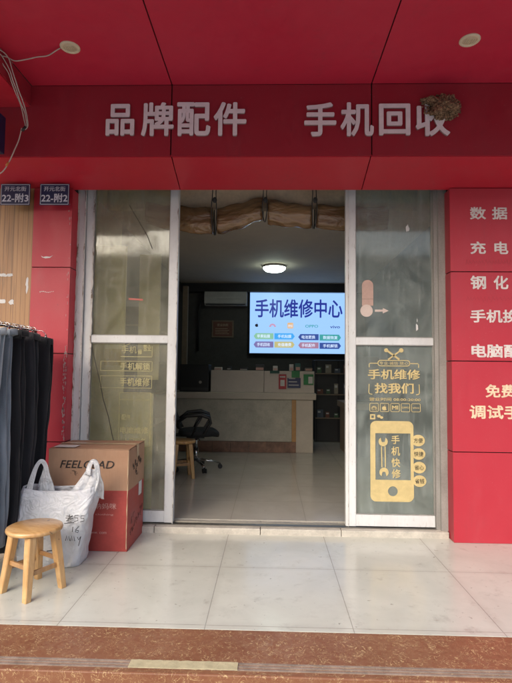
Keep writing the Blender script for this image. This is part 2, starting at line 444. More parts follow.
def text(bm, body, x0, x1, z0, z1, y, off=.02, ext=0.0, shear=0.0, keep=False):
    """add lettering fitted to the box x0..x1, z0..z1 on the plane y, facing -y"""
    cu = bpy.data.curves.new('lettering', 'FONT'); cu.body = body; cu.extrude = ext; cu.shear = shear
    cu.resolution_u = 3
    o = bpy.data.objects.new('lettering', cu); COL.objects.link(o)
    dg = bpy.context.evaluated_depsgraph_get()
    me = bpy.data.meshes.new_from_object(o.evaluated_get(dg))
    vs = [v.co.copy() for v in me.vertices]
    bpy.data.objects.remove(o); bpy.data.curves.remove(cu)
    if not vs: return
    ax = min(v.x for v in vs); bx = max(v.x for v in vs); ay = min(v.y for v in vs); by = max(v.y for v in vs)
    H_ = by - ay; bold = off * 1.0
    sx = (x1 - x0) / (bx - ax + 2 * bold); sz = (z1 - z0) / (H_ + 2 * bold)
    copies = [(0, 0, 0)] if off <= .004 else [(math.cos(.39 + k * PI / 4) * bold * (1 - .035 * k), math.sin(.39 + k * PI / 4) * bold * (1 - .035 * k), k) for k in range(8)]
    for dx, dy, k in copies:
        nv = [bm.verts.new((x0 + (v.x - ax + bold + dx) * sx, y - v.z * (1 - .012 * k) - (.00015 * k if ext == 0 else 0), z0 + (v.y - ay + bold + dy) * sz)) for v in vs]
        for p in me.polygons:
            try: bm.faces.new([nv[i] for i in p.vertices])
            except ValueError: pass
    bpy.data.meshes.remove(me)
def textobj(name, mat, parent, items, label=None):
    """items: (body, x0, x1, z0, z1, y, off[, ext[, shear]])"""
    bm = BM()
    for it in items: text(bm, *it)
    me_parent = parent
    if parent is not None: bm.transform(wm(parent).inverted())
    me = bpy.data.meshes.new(name); bm.to_mesh(me); bm.free()
    for m in (mat if isinstance(mat, (list, tuple)) else [mat]): me.materials.append(m)
    o = bpy.data.objects.new(name, me); COL.objects.link(o); o.parent = parent
    if label: o['label'] = label
    return o
def dup(root, loc, rotz, label, group=None):
    r = root.copy(); COL.objects.link(r); r.location = loc; r.rotation_euler = (0, 0, rotz); r['label'] = label
    if group: r['group'] = group
    for ch in list(root.children):
        c = ch.copy(); COL.objects.link(c); c.parent = r
        for g in list(ch.children):
            d = g.copy(); COL.objects.link(d); d.parent = c
    return r

# ------------------------------------------------------------------ ground
YD = 4.42          # plane of the sliding doors
YP = 4.22          # plane of the red pillars
struct(obj('porch_floor', boxb(-4.5, 4.5, 2.765, 4.33, -.15, 0), TILE))
g = BM(); box(g, -4.5, 4.5, 2.36, 2.762, -.16, .0)
struct(obj('granite_step', g, GRAN, bev=.006))
g = BM(); box(g, -4.5, 4.5, 1.95, 2.34, -.32, -.155)
struct(obj('lower_granite_step', g, GRAN, bev=.006))
struct(obj('pavement', boxb(-25, 25, -3.2, 1.95, -.6, -.32), PAVE))
struct(obj('road', boxb(-120, 120, -12.2, -3.2, -.8, -.45), ASPH))
struct(obj('far_pavement', boxb(-25, 25, -16, -12.2, -.8, -.33), PAVE))
struct(obj('ground', boxb(-300, 300, -300, 300, -1.2, -.85), PAVE))
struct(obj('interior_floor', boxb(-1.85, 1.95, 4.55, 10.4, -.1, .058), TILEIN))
g = BM()
xs = [-1.85, -.985, -.07, .62, 1.53]
for a, b_ in zip(xs, xs[1:]): box(g, a + .002, b_ - .002, 4.315, 4.55, -.1, .053)
struct(obj('doorstep', g, SILL, bev=.006))
# anti-slip grooves and the worn piece of tape, both stuck on the step
for i, yy in enumerate((2.402, 2.425, 2.448)):
    o = obj('anti_slip_strip', boxb(-4.4, 4.4, yy - .0065, yy + .0065, .0, .0035), STRIP)
    rebase(o, (0, yy, 0))
    tag(o, ['pale worn anti-slip strip nearest the edge of the red granite step', 'middle one of the three thin grip strips along the granite step',
            'thin grip strip farthest from the step edge, nearest the cream tiles'][i], 'grip strip', 'grip strips on the granite step')
g = BM()
N = 26; top = []; bot = []
for i in range(N + 1):
    x = -.655 + .515 * i / N
    top.append((x, 2.452 + .006 * noise.noise(Vector((x * 30, 0, 0))))); bot.append((x, 2.392 + .006 * noise.noise(Vector((x * 34, 3, 0)))))
va = [g.verts.new((x, y, .0075)) for x, y in top]; vb = [g.verts.new((x, y, .0075)) for x, y in bot]
vc = [g.verts.new((x, y, .004)) for x, y in top]; vd = [g.verts.new((x, y, .004)) for x, y in bot]
for i in range(N):
    g.faces.new((vb[i], vb[i + 1], va[i + 1], va[i])); g.faces.new((vc[i], vc[i + 1], vd[i + 1], vd[i]))
    g.faces.new((vb[i + 1], vb[i], vd[i], vd[i + 1])); g.faces.new((va[i], va[i + 1], vc[i + 1], vc[i]))
g.faces.new((va[0], vc[0], vd[0], vb[0])); g.faces.new((va[-1], vb[-1], vd[-1], vc[-1]))
tag(rebase(obj('floor_tape', g, TAPE), (-.4, 2.42, 0)), 'short worn yellowish strip of tape stuck over the grip strips of the granite step', 'tape')

# ------------------------------------------------------------------ shop building
bld = thing('shop_building', 'red clad shopfront with deep red canopy over an open doorway', 'building', (0, 4.2, 0))
ZS = 3.70
# canopy soffit: separate panels with dark open joints
def seam_panels(cuts, gap, fn):
    for a, b_ in zip(cuts, cuts[1:]): fn(a + gap / 2, b_ - gap / 2)
g = BM()
seam_panels([-1.965, -.812, .792, 2.40, 4.0], .010, lambda a, b_: box(g, a, b_, 1.1, 3.85, ZS, ZS + .012))
obj('canopy_soffit', g, REDC, bld)
g = BM(); box(g, -1.975, 4.0, 1.11, 3.95, ZS + .016, ZS + .03); obj('soffit_backing', g, DARKGAP, bld)
g = BM(); box(g, -4.2, -1.975, 1.1, 3.85, 3.52, 3.532); obj('lower_soffit', g, RED, bld)
g = BM(); box(g, -1.975, -1.967, 1.1, 3.85, 3.534, ZS - .001); obj('soffit_return', g, REDS, bld)
g = BM(); box(g, -4.2, 4.0, 1.06, 1.098, 3.62, 4.5); obj('canopy_front', g, RED, bld)
g = BM(); box(g, -4.2, 4.0, 1.1, 4.6, 4.42, 4.5); obj('canopy_roof', g, UPW, bld)
# sloping head panel between sign and doors
g = BM()
def headp(a, b_):
    y0, z0, y1, z1 = 3.862, 3.105, 4.25, 2.985
    vs = [g.verts.new(p) for p in ((a, y0, z0), (b_, y0, z0), (b_, y1, z1), (a, y1, z1), (a, y0, z0 + .02), (b_, y0, z0 + .02), (b_, y1, z1 + .02), (a, y1, z1 + .02))]
    for f in ((3, 2, 1, 0), (4, 5, 6, 7), (0, 1, 5, 4), (1, 2, 6, 5), (2, 3, 7, 6), (3, 0, 4, 7)): g.faces.new([vs[i] for i in f])
seam_panels([-4.2, -2.41, -.805, .785, 2.40, 4.0], .008, headp)
obj('head_panel', g, RED, bld)
obj('head_backing', boxb(-4.2, 4.0, 3.9, 4.235, 3.14, 3.2), DARKGAP, bld)
obj('head_lip', boxb(-4.2, 4.0, 4.2505, 4.262, 2.987, 3.4), RED, bld)
# red pillar on the left of the doors, made of stacked panels
plr = thing('red_pillar', 'narrow red clad pillar between the wood grain wall and the sliding doors', 'pillar', (-1.92, YP, 0))
g = BM()
for a, b_ in ((.0, .772), (.778, 1.528), (1.534, 2.279), (2.285, 2.984)): box(g, -2.09, -1.748, YP, YP + .012, a + .002, b_)
obj('front_panel', g, REDP, plr)
g = BM()
for a, b_ in ((.0, .772), (.778, 1.528), (1.534, 2.279), (2.285, 2.984)): box(g, -2.088, -1.75, YP + .014, YP + .2, a + .002, b_)
obj('side_panel', g, RED, plr)
obj('core', boxb(-2.08, -1.752, YP + .02, YP + .33, 0, 3.2), DARKGAP, plr)
def blob(bm, cx, cz, w, h, y, seed, n=16, th=.001):
    pts = []
    for k in range(n):
        a = 2 * PI * k / n; q = .7 + .5 * noise.noise(Vector((math.cos(a) * 1.5, math.sin(a) * 1.5, seed)))
        pts.append((cx + math.cos(a) * w / 2 * q, cz + math.sin(a) * h / 2 * q))
    poly(bm, pts, y, th)
g = BM()
poly(g, [(-2.01, 2.385), (-1.99, 2.374), (-1.965, 2.379), (-1.93, 2.376), (-1.905, 2.388), (-1.93, 2.366), (-1.97, 2.361), (-2.0, 2.37)], YP - .0015)
for k in range(9): blob(g, -2.005 + k * .0145, 2.066 + .004 * math.sin(k), .013, .014 - .001 * k, YP - .0015, k)
obj('torn_paper', g, PAPER, plr)
g = BM()                         # flaked strip of old paint down the pillar's edge
random.seed(3)
for k in range(110):
    z = random.uniform(.8, 1.62) if k < 95 else random.uniform(1.62, 2.9)
    blob(g, -1.765 + random.uniform(-.014, .012), z, random.uniform(.003, .013), random.uniform(.006, .045), YP - .0015, k, 10)
obj('paint_flakes', g, simple('flaked_grey', (.42, .30, .28), .7, 0, .4, 40), plr)

# left wood grain wall
wd = thing('wood_grain_wall', 'orange brown wood grain wall cladding behind the hanging trousers', 'wall', (-2.9, 4.25, 0))
obj('cladding', boxb(-4.2, -2.093, 4.235, 4.55, 0, 3.2), WOODG, wd)
g = BM(); random.seed(12)
for cx, cz, w, h in ((-2.355, 2.213, .12, .045), (-2.285, 2.216, .10, .032), (-2.13, 2.13, .04, .17), (-2.36, 1.985, .14, .05), (-2.26, 1.975, .07, .055), (-2.10, 1.72, .03, .16)):
    blob(g, cx, cz, w, h, 4.233, random.random() * 9, 14)
obj('torn_sticker', g, PAPER, wd)

# interior shell
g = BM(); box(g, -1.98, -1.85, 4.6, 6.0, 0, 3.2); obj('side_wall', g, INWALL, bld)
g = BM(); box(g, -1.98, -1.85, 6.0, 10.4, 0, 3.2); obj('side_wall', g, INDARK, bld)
g = BM(); box(g, 1.95, 2.05, 4.6, 10.4, 0, 3.2); obj('side_wall', g, INRW, bld)
g = BM(); box(g, -2.05, 2.05, 10.3, 10.45, 0, 3.2); obj('back_wall', g, INDARK, bld)
g = BM(); box(g, -2.05, 2.05, 4.6, 10.45, 3.2, 3.3); obj('interior_ceiling', g, INCEIL, bld)
g = BM(); box(g, -2.3, 2.3, 4.55, 10.5, 3.31, 7.5); box(g, -4.2, 4.0, 4.3, 4.54, 3.42, 7.5); obj('upper_wall', g, UPW, bld)
obj('door_header', boxb(-1.75, 1.55, 4.30, 4.54, 3.21, 3.40), GREYF, bld)
obj('wall_stub', boxb(-2.095, -1.86, 4.552, 4.6, 0, 3.2), INWALL, bld)
obj('wall_stub', boxb(1.56, 4.0, 4.43, 4.6, 0, 3.3), INWALL, bld)
obj('ceiling_beam', boxb(-1.85, 1.95, 10.1, 10.298, 3.02, 3.198), CABD, bld)

# ------------------------------------------------------------------ shop sign
sign = thing('shop_sign', 'long dark red sign board with two rows of raised grey white characters', 'sign', (0, 3.85, 3.1))
g = BM()
seam_panels([-4.2, -2.41, -.812, .792, 2.40, 4.0], .010, lambda a, b_: box(g, a, b_, 3.852, 3.864, 3.112, ZS - .003))
obj('sign_board', g, REDS, sign)
obj('board_backing', boxb(-4.2, 4.0, 3.868, 3.9, 3.125, 3.9), DARKGAP, sign)
PXS = [('品', 97, 127), ('牌', 134, 168), ('配', 171, 206), ('件', 209, 243), ('手', 302, 335), ('机', 339, 373), ('回', 378, 410), ('收', 415, 450)]
for i, (ch, a, b_) in enumerate(PXS):
    X0 = (a - 270) / 495 * 3.85 + .005; X1 = (b_ - 270) / 495 * 3.85 + .005
    z0, z1 = (3.268, 3.548) if i < 4 else (3.262, 3.54)
    if ch == '品': z0 += .004; z1 -= .012
    if ch == '回': z0 += .006; z1 -= .012
    bm = BM(); text(bm, ch, X0, X1, z0, z1, 3.843, .030, .008)
    me = bpy.data.meshes.new('letter'); bm.transform(wm(sign).inverted()); bm.to_mesh(me); bm.free()
    me.materials.append(GLYPHW); me.materials.append(GLYPHE)
    for p in me.polygons:
        if abs(p.normal.y) < .5: p.material_index = 1
    o = bpy.data.objects.new('letter', me); COL.objects.link(o); o.parent = sign
# mud nest
bm = BM(); bmesh.ops.create_icosphere(bm, subdivisions=5, radius=1)
for v in bm.verts:
    p = v.co.copy()
    r = 1 + .75 * noise.noise(p * 1.5 + Vector((3, 1, 0))) + .34 * noise.noise(p * 6) + .14 * noise.noise(p * 15)
    v.co = Vector((p.x * .132 * r, p.y * .055 * r, p.z * .080 * r - .02 * p.x))
    v.co += Vector((1.345, 3.825, 3.487))
for k in range(90):                      # loose crumbs of mud and straw round its rim
    a = random.uniform(0, 2 * PI); q = random.uniform(.75, 1.2)
    c = Vector((1.335 + .135 * q * math.cos(a), 3.825, 3.487 + .085 * q * math.sin(a) - .012 * math.cos(a)))
    rr = random.uniform(.004, .012)
    bmesh.ops.create_icosphere(bm, subdivisions=1, radius=rr, matrix=Matrix.Translation(c))
tag(rebase(obj('mud_nest', bm, NEST, smooth=False), (1.345, 3.85, 3.42)), 'crusty brown mud nest clinging to the sign beside the last character', 'nest')

# ------------------------------------------------------------------ downlights and cables
def downlight(loc, label):
    t = thing('recessed_downlight', label, 'ceiling light', loc, 0, 'round lights in the canopy')
    bm = BM(); x, y, z = loc
    lathe(bm, x, y, [(.070, z), (.070, z - .004), (.064, z - .009), (.050, z - .010), (.046, z - .006), (.046, z + .004)], 32); obj('trim_ring', bm, LIGHTT, t, True)
    bm = BM(); lathe(bm, x, y, [(.046, z - .005), (.03, z - .010), (0, z - .012)], 32); obj('lens', bm, LIGHTL, t, True)
    bm = BM()
    for k in range(-2, 3): box(bm, x + k * .013 - .0015, x + k * .013 + .0015, y - .025, y + .025, z - .0155, z - .0115)
    obj('grille', bm, LIGHTT, t)
downlight((-1.452, 3.375, ZS), 'round cream downlight on the canopy at the end of the dangling cable')
downlight((1.362, 3.335, ZS), 'round cream downlight with no cable, on the canopy above the mud nest')
def wob(pts, n, amp, seed=0):
    out = []
    P = [Vector(p) for p in pts]
    for i in range(len(P) - 1):
        a, b_ = P[max(i - 1, 0)], P[i]; c, d = P[i + 1], P[min(i + 2, len(P) - 1)]
        for k in range(n):
            t = k / n
            q = .5 * ((2 * b_) + (-a + c) * t + (2 * a - 5 * b_ + 4 * c - d) * t * t + (-a + 3 * b_ - 3 * c + d) * t ** 3)
            q += Vector((noise.noise(q * 9 + Vector((seed, 0, 0))), noise.noise(q * 9 + Vector((0, seed, 5))), noise.noise(q * 9 + Vector((0, 9, seed))))) * amp
            out.append(q)
    out.append(P[-1]); return out
cab = thing('hanging_cable', 'loose pale cables running from the left downlight and dangling at the canopy corner', 'cable', (-1.95, 3.4, ZS))
bm = BM()
tube(bm, wob([(-1.52, 3.37, ZS - .008), (-1.64, 3.42, ZS - .03), (-1.75, 3.44, ZS - .035), (-1.88, 3.45, ZS - .05), (-1.955, 3.42, ZS - .03), (-2.02, 3.3, ZS - .09)], 8, .008), .0045, 6)
obj('light_cable', bm, CABLEW, cab, True)
for s in range(3):
    bm = BM(); e = s * .018
    tube(bm, wob([(-2.06, 3.25, ZS - .07 + e), (-1.98 + e, 3.40, ZS - .06 + e), (-1.945 + e, 3.50, 3.53), (-1.93 + e, 3.62, 3.42 - e), (-1.905 + e * .6, 3.66, 3.28), (-1.92 + e * .3, 3.66, 3.24)], 9, .012, s * 5), .0042, 6)
    obj('wire', bm, CABLEW, cab, True)
bm = BM(); tube(bm, wob([(-1.93, 3.66, 3.25), (-1.955, 3.67, 3.16), (-2.02, 3.68, 3.01), (-2.075, 3.69, 2.93), (-2.12, 3.7, 2.90)], 9, .006, 4), .0045, 6); obj('wire', bm, CABLEW, cab, True)
bm = BM(); tube(bm, [(-1.898, 3.655, 3.26), (-1.925, 3.66, 3.225)], .010, 8); obj('connector', bm, BLACKP, cab, True)
bm = BM(); tube(bm, [(-2.035, 3.68, 2.99), (-2.052, 3.682, 2.96)], .0085, 8); obj('connector', bm, CABLEO, cab, True)
t = thing('small_blue_sign', 'dark blue lightbox edge at the left end of the dark red sign', 'sign', (-2.2, 3.62, 3.04))
obj('case', boxb(-2.34, -2.068, 3.60, 3.68, 3.05, 3.34), PLATEB, t, bev=.004)
obj('trim', boxb(-2.335, -2.075, 3.5985, 3.5995, 3.055, 3.062), STEEL, t)

# ------------------------------------------------------------------ house number plates
def plate(x0, x1, num, label):
    z0, z1 = 2.806, 2.994; y = 4.135
    t = thing('house_number_plate', label, 'number plate', ((x0 + x1) / 2, y, z0), 0, 'navy address plates under the canopy')
    obj('plate', boxb(x0, x1, y, y + .004, z0, z1), PLATEB, t, bev=.0015)
    obj('bracket', boxb(x0 + .08, x1 - .08, y + .0045, 4.219, z0 + .06, z1 - .05), STEEL, t)
    bm = BM(); frame_rr(bm, x0 + .006, x1 - .006, z0 + .006, z1 - .006, .006, .0035, y - .0018); obj('border', bm, PLATEW, t)
    textobj('lettering', PLATEW, t, [('开元北街', x0 + .035, x1 - .035, z1 - .066, z1 - .024, y - .001, .01), (num, x0 + .014, x1 - .014, z0 + .024, z0 + .103, y - .001, .025)])
plate(-2.345, -2.084, '22-附3', 'navy address plate reading 22-附3 at the top of the wood grain wall')
plate(-2.000, -1.742, '22-附2', 'navy address plate reading 22-附2 at the top of the left red pillar')

# ------------------------------------------------------------------ door frame and sliding doors
fr = thing('door_frame', 'weathered white metal frame round the wide shop doorway', 'door frame', (0, YD, .052))
obj('jamb', boxb(-1.748, -1.685, YD - .06, YD + .08, .053, 3.2), WHITE, fr)
g = BM(); random.seed(5)
# ragged line of old sealant on the joints
def ragged(bm, x, z0, z1, y, w, seed):
    n = int((z1 - z0) / .025); L = []; R_ = []
    for i in range(n + 1):
        z = z0 + (z1 - z0) * i / n
        L.append((x - w * (.5 + .8 * noise.noise(Vector((z * 14, seed, 0)))), z)); R_.append((x + w * (.5 + .8 * noise.noise(Vector((z * 14, seed, 7)))), z))
    for i in range(n):
        poly(bm, [L[i], R_[i], R_[i + 1], L[i + 1]], y, .004)
ragged(g, -1.742, .06, 3.1, YD - .068, .015, 1); ragged(g, -1.683, .06, 3.1, YD - .0665, .009, 2)
obj('old_sealant', g, FLAKE, fr)
g = BM(); ragged(g, -1.612, .06, 3.1, YD - .036, .013, 3); ragged(g, -.842, .06, 3.1, YD - .036, .008, 5); ragged(g, .690, .06, 3.1, YD - .036, .004, 6)
obj('flaking_paint', g, FLAKE, fr)
obj('jamb', boxb(1.475, 1.548, YD - .07, YD + .08, .053, 3.2), GREYF, fr)
obj('jamb', boxb(1.441, 1.4745, YD - .045, YD + .04, .053, 3.2), GREYF, fr)
obj('seal', boxb(1.549, 1.585, YD - .04, YD + .05, .053, 3.2), DARKGAP, fr)
g = BM(); box(g, -1.684, 1.44, YD - .05, YD - .042, .053, .062); box(g, -1.684, 1.44, YD + .042, YD + .05, .053, .064); box(g, -1.684, 1.44, YD - .0415, YD + .0415, .053, .056)
obj('floor_track', g, STEEL, fr)

def door(x0, x1, s0, s1, label, glassm, ym=0):
    t = thing('sliding_door', label, 'door', ((x0 + x1) / 2, YD, .065), 0, 'glazed sliding doors')
    y0, y1 = YD - .03, YD + .03
    obj('stile', boxb(x0, x0 + s0, y0, y1, .066, 3.2), WHITE if x0 > 0 else WHITE, t, bev=.003)
    obj('stile', boxb(x1 - s1, x1, y0, y1, .066, 3.2), WHITE if x0 < 0 else GREYF, t, bev=.003)
    obj('rail', boxb(x0 + s0, x1 - s1, y0 + .003, y1 - .003, .068, .165), WHITE, t, bev=.003)
    obj('rail', boxb(x0 + s0, x1 - s1, y0 + .003, y1 - .003, 1.64, 1.705), WHITE, t, bev=.003)
    obj('glass_pane', boxb(x0 + s0 + .001, x1 - s1 - .001, YD - .004, YD + .002, 1.706, 3.2), glassm, t)
    p = obj('glass_pane', boxb(x0 + s0 + .001, x1 - s1 - .001, YD - .004, YD + .002, .166, 1.639), glassm, t)
    g = BM()
    for z0, z1 in ((.166, 1.639), (1.706, 3.19)):
        for xa in (x0 + s0 + .0005, x1 - s1 - .0065): box(g, xa, xa + .006, YD - .02, YD - .0045, z0, z1)
        box(g, x0 + s0 + .007, x1 - s1 - .007, YD - .02, YD - .0045, z0, z0 + .006); box(g, x0 + s0 + .007, x1 - s1 - .007, YD - .02, YD - .0045, z1 - .006, z1)
    obj('glazing_bead', g, GREYF, t)
    return t
dl = door(-1.68, -.838, .068, .078, 'left glazed sliding door with dusty amber glass and painted haze behind the cardboard box', GLASSL)
dr = door(.668, 1.44, .088, .004, 'right glazed sliding door with a gold phone decal on its lower pane', GLASS)
YG = YD - .0062
# decals of the right door
g = BM()
frame_rr(g, .888, 1.245, .278, .975, .055, .0001, YG)
g.free()
g = BM()
# phone body with screen cut-out and home button, as one band each
X0, X1, Z0, Z1 = .886, 1.262, .275, .972
xi0, xi1, zi0, zi1 = .930, 1.236, .462, .865
poly(g, [(X0, zi0), (xi0, zi0), (xi0, zi1), (X0, zi1)], YG)
poly(g, [(xi1, zi0), (X1, zi0), (X1, zi1), (xi1, zi1)], YG)
r = .05
poly(g, [(X0, zi1), (X1, zi1)] + [(X1 - r + r * math.cos(a), Z1 - r + r * math.sin(a)) for a in [PI / 2 * k / 8 for k in range(9)]] + [(X0 + r - r * math.sin(a), Z1 - r + r * math.cos(a)) for a in [PI / 2 * k / 8 for k in range(9)]], YG)
hc, hz, hr = 1.08, .365, .042
for side in (-1, 1):
    ccc = [(hc + side * hr * math.sin(a), hz + hr * math.cos(a)) for a in [PI * k / 12 for k in range(13)]]
    xe = X1 if side > 0 else X0
    cor = [(xe - side * r + side * r * math.cos(a), Z0 + r - r * math.sin(a)) for a in [PI / 2 * k / 8 for k in range(9)]]
    poly(g, [(hc, zi0)] + ccc + [(hc, Z0)] + list(reversed(cor)) + [(xe, zi0)], YG)
ph = obj('phone_decal', g, GOLD, dr)
# wrench
g = BM()
wx = .998
def jaw(cx, cz, up):
    pts = []
    for k in range(25):
        a = math.radians(122 if up else -58) + math.radians(296) * k / 24
        pts.append((cx + .040 * math.cos(a), cz + .040 * math.sin(a)))
    s = 1 if up else -1
    pts += [(cx + .018, cz + s * .018), (cx + .012, cz - s * .004), (cx - .012, cz - s * .004), (cx - .018, cz + s * .018)][::1 if up else -1]
    return pts
poly(g, jaw(wx, .792, True), YG); poly(g, jaw(wx + .006, .527, False), YG)
poly(g, [(wx - .017, .57), (wx - .008, .57), (wx - .010, .75), (wx - .019, .75)], YG)
poly(g, [(wx + .014, .57), (wx + .023, .57), (wx + .021, .75), (wx + .012, .75)], YG)
obj('wrench_decal', g, GOLD, dr)
textobj('lettering', GOLD, dr, [('手', 1.068, 1.142, .772, .848, YG, .02), ('机', 1.068, 1.145, .672, .752, YG, .02), ('快', 1.068, 1.145, .572, .652, YG, .02), ('修', 1.07, 1.148, .478, .556, YG, .02)])
for k, w in enumerate(('方便', '快捷', '省心', '省钱')):
    cz = .806 - k * .1165
    g = BM(); poly(g, circ(1.302 + k * .003, cz, .058, 28, .050), YG - .0022); o = obj('round_badge', g, GOLD, dr)
    textobj('badge_text', INKB, o, [(w, 1.262 + k * .003, 1.342 + k * .003, cz - .021, cz + .021, YG - .0034, .005)])
# upper decal
textobj('lettering', GOLD, dr, [('手机维修', .866, 1.325, 1.336, 1.426, YG, .025), ('找我们', .925, 1.268, 1.212, 1.305, YG, .03), ('营业时间 08:00-20:00', .878, 1.326, 1.147, 1.176, YG, .01)])
g = BM()
def stroke(bm, pts, w, y=YG):
    """constant width line through 2-D points"""
    P = [Vector(p) for p in pts]; L = []; R_ = []
    for i, p in enumerate(P):
        d = (P[min(i + 1, len(P) - 1)] - P[max(i - 1, 0)]).normalized(); n_ = Vector((-d.y, d.x)) * w / 2
        L.append(p + n_); R_.append(p - n_)
    for i in range(len(P) - 1): poly(bm, [tuple(L[i]), tuple(R_[i]), tuple(R_[i + 1]), tuple(L[i + 1])], y)
stroke(g, [(.905, 1.295), (.877, 1.295), (.874, 1.22), (.882, 1.208), (.905, 1.204)][1:], .007)
stroke(g, [(1.315, 1.295), (1.318, 1.22), (1.310, 1.208), (1.288, 1.204)], .007)
stroke(g, [(.878, 1.442), (.878, 1.47), (.886, 1.478), (.95, 1.478)], .007); stroke(g, [(1.312, 1.442), (1.312, 1.47), (1.304, 1.478), (1.24, 1.478)], .007)
frame_rr(g, .952, 1.238, 1.452, 1.508, .027, .007, YG)
stroke(g, [(1.035, 1.592), (1.145, 1.512)], .016); stroke(g, [(1.155, 1.592), (1.045, 1.512)], .013)
poly(g, circ(1.028, 1.594, .018, 12), YG - .002); poly(g, circ(1.160, 1.594, .020, 12), YG - .002)
for k in range(5): frame_rr(g, .880 + k * .0915, .960 + k * .0915, 1.052, 1.128, .012, .0045, YG)
frame_rr(g, .884, .930, .985, 1.030, .004, .012, YG)
poly(g, circ(.962, 1.013, .016, 14, .013), YG); poly(g, circ(.985, 1.002, .014, 14, .011), YG - .002)
obj('outline_decal', g, GOLD, dr)
def apple(bm, cx, cz, s, y):
    """bitten apple mark"""
    pts = []
    for k in range(36):
        a = 2 * PI * k / 36
        rr = s * (1 - .16 * math.exp(-((math.sin(a) - 1) ** 2) * 8) - .10 * math.exp(-((math.sin(a) + 1) ** 2) * 10))
        x, z = rr * math.cos(a), rr * 1.05 * math.sin(a)
        d = math.hypot(x - s * 1.1, z - s * .12)
        if d < s * .45: x = s * 1.1 - math.sqrt(max(0, (s * .45) ** 2 - (z - s * .12) ** 2))
        pts.append((cx + x, cz + z))
    poly(bm, pts, y)
    poly(bm, [(cx, cz + s * 1.05), (cx + s * .1, cz + s * 1.45), (cx + s * .42, cz + s * 1.6), (cx + s * .3, cz + s * 1.2)], y)
def petals(bm, cx, cz, s, y, n=8):
    for k in range(n):
        a = PI * (k + .5) / n; dx, dz = math.cos(a), math.sin(a)
        poly(bm, [(cx + dx * s * .3, cz + dz * s * .3), (cx + dx * s * .8 - dz * s * .13, cz + dz * s * .8 + dx * s * .13), (cx + dx * s, cz + dz * s), (cx + dx * s * .8 + dz * s * .13, cz + dz * s * .8 - dx * s * .13)], y)
g = BM(); apple(g, 1.010, 1.083, .020, YG); petals(g, .920, 1.078, .027, YG)
obj('logo_mark', g, GOLD, dr)
textobj('logo_text', GOLD, dr, [('MI', 1.076, 1.130, 1.072, 1.108, YG, .03), ('OPPO', 1.162, 1.226, 1.082, 1.099, YG, .01), ('vivo', 1.256, 1.314, 1.082, 1.099, YG, .01), ('华为', .896, .944, 1.062, 1.076, YG, .0), ('专业·诚信·放心', .968, 1.222, 1.466, 1.494, YG, .0)])
# stickers on the upper right pane
g = BM(); poly(g, rrect(.816, .916, 2.062, 2.222, .0495, 8)[:], YG); box(g, .816, .916, YG, YG + .0015, 1.99, 2.05); obj('sticker', g, PINKS, dr, label='faded pink long rounded sticker')
g = BM(); poly(g, [(.816, 2.052), (.916, 2.052), (.916, 2.11), (.816, 2.11)], YG - .002); obj('sticker', g, PINKS, dr)
g = BM(); poly(g, circ(.856, 1.945, .055, 28), YG - .002); obj('round_sticker', g, PINKL, dr)
g = BM(); poly(g, [(.93, 1.936), (1.00, 1.938), (1.00, 1.922), (1.052, 1.946), (1.002, 1.970), (1.00, 1.956), (.93, 1.956)], YG); obj('arrow_sticker', g, PINKL, dr)
g = BM(); blob(g, 1.222, 2.69, .04, .10, YG, 4); blob(g, 1.30, 1.80, .035, .08, YG, 8); blob(g, 1.302, 1.86, .008, .05, YG, 9)
obj('paper_scrap', g, PAPER, dr)
# decals of the left door
YL = YG
g = BM()
frame_rr(g, -1.525, -1.055, 1.385, 1.475, .006, .005, YL); frame_rr(g, -1.525, -1.055, 1.232, 1.345, .006, .005, YL); frame_rr(g, -1.345, -1.06, .72, 1.195, .006, .004, YL)
stroke(g, [(-1.345, 1.515), (-1.06, 1.515)], .006); stroke(g, [(-1.345, 1.13), (-1.06, 1.13)], .004)
stroke(g, [(-1.06, 1.52), (-1.06, 1.61)], .004); stroke(g, [(-1.335, 1.60), (-1.26, 1.632)], .006)
obj('outline_decal', g, GOLDD, dl)
textobj('lettering', GOLDD, dl, [('手机解锁', -1.345, -1.075, 1.396, 1.463, YL, .02), ('手机维修', -1.345, -1.075, 1.250, 1.326, YL, .02), ('营业', -1.14, -1.07, 1.565, 1.625, YL, .02), ('修', -1.19, -1.15, 1.535, 1.585, YL, .03),
    ('手机', -1.335, -1.2, 1.545, 1.61, YL, .0), ('电脑维修', -1.33, -1.08, .83, .89, YL, .01), ('配件', -1.32, -1.24, .95, 1.0, YL, .01), ('上门服务', -1.30, -1.10, .74, .79, YL, .0)])
g = BM()
P = [(-1.605, 1.60), (-1.585, 1.51), (-1.545, 1.36), (-1.53, 1.31), (-1.49, 1.13), (-1.44, .98), (-1.40, .81), (-1.352, .63)]
stroke(g, P, .0065); obj('crack', g, simple('crack_reflection_dark', (.06, .05, .035), .6), dl)
g = BM(); poly(g, [(-1.285, 2.03), (-1.155, 2.022), (-1.155, 2.038), (-1.285, 2.046)], YL); obj('sticker', g, simple('red_sticker', (.5, .12, .09), .5), dl)
g = BM()
for a_, b_, w in (((-1.30, 2.90), (-1.13, 2.62), .004), ((-1.13, 2.62), (-1.08, 2.50), .006)): stroke(g, [a_, b_], w)
obj('reflected_streak', g, MATS['crack_reflection_dark'], dl)  # painted dark reflection running diagonally across the upper pane

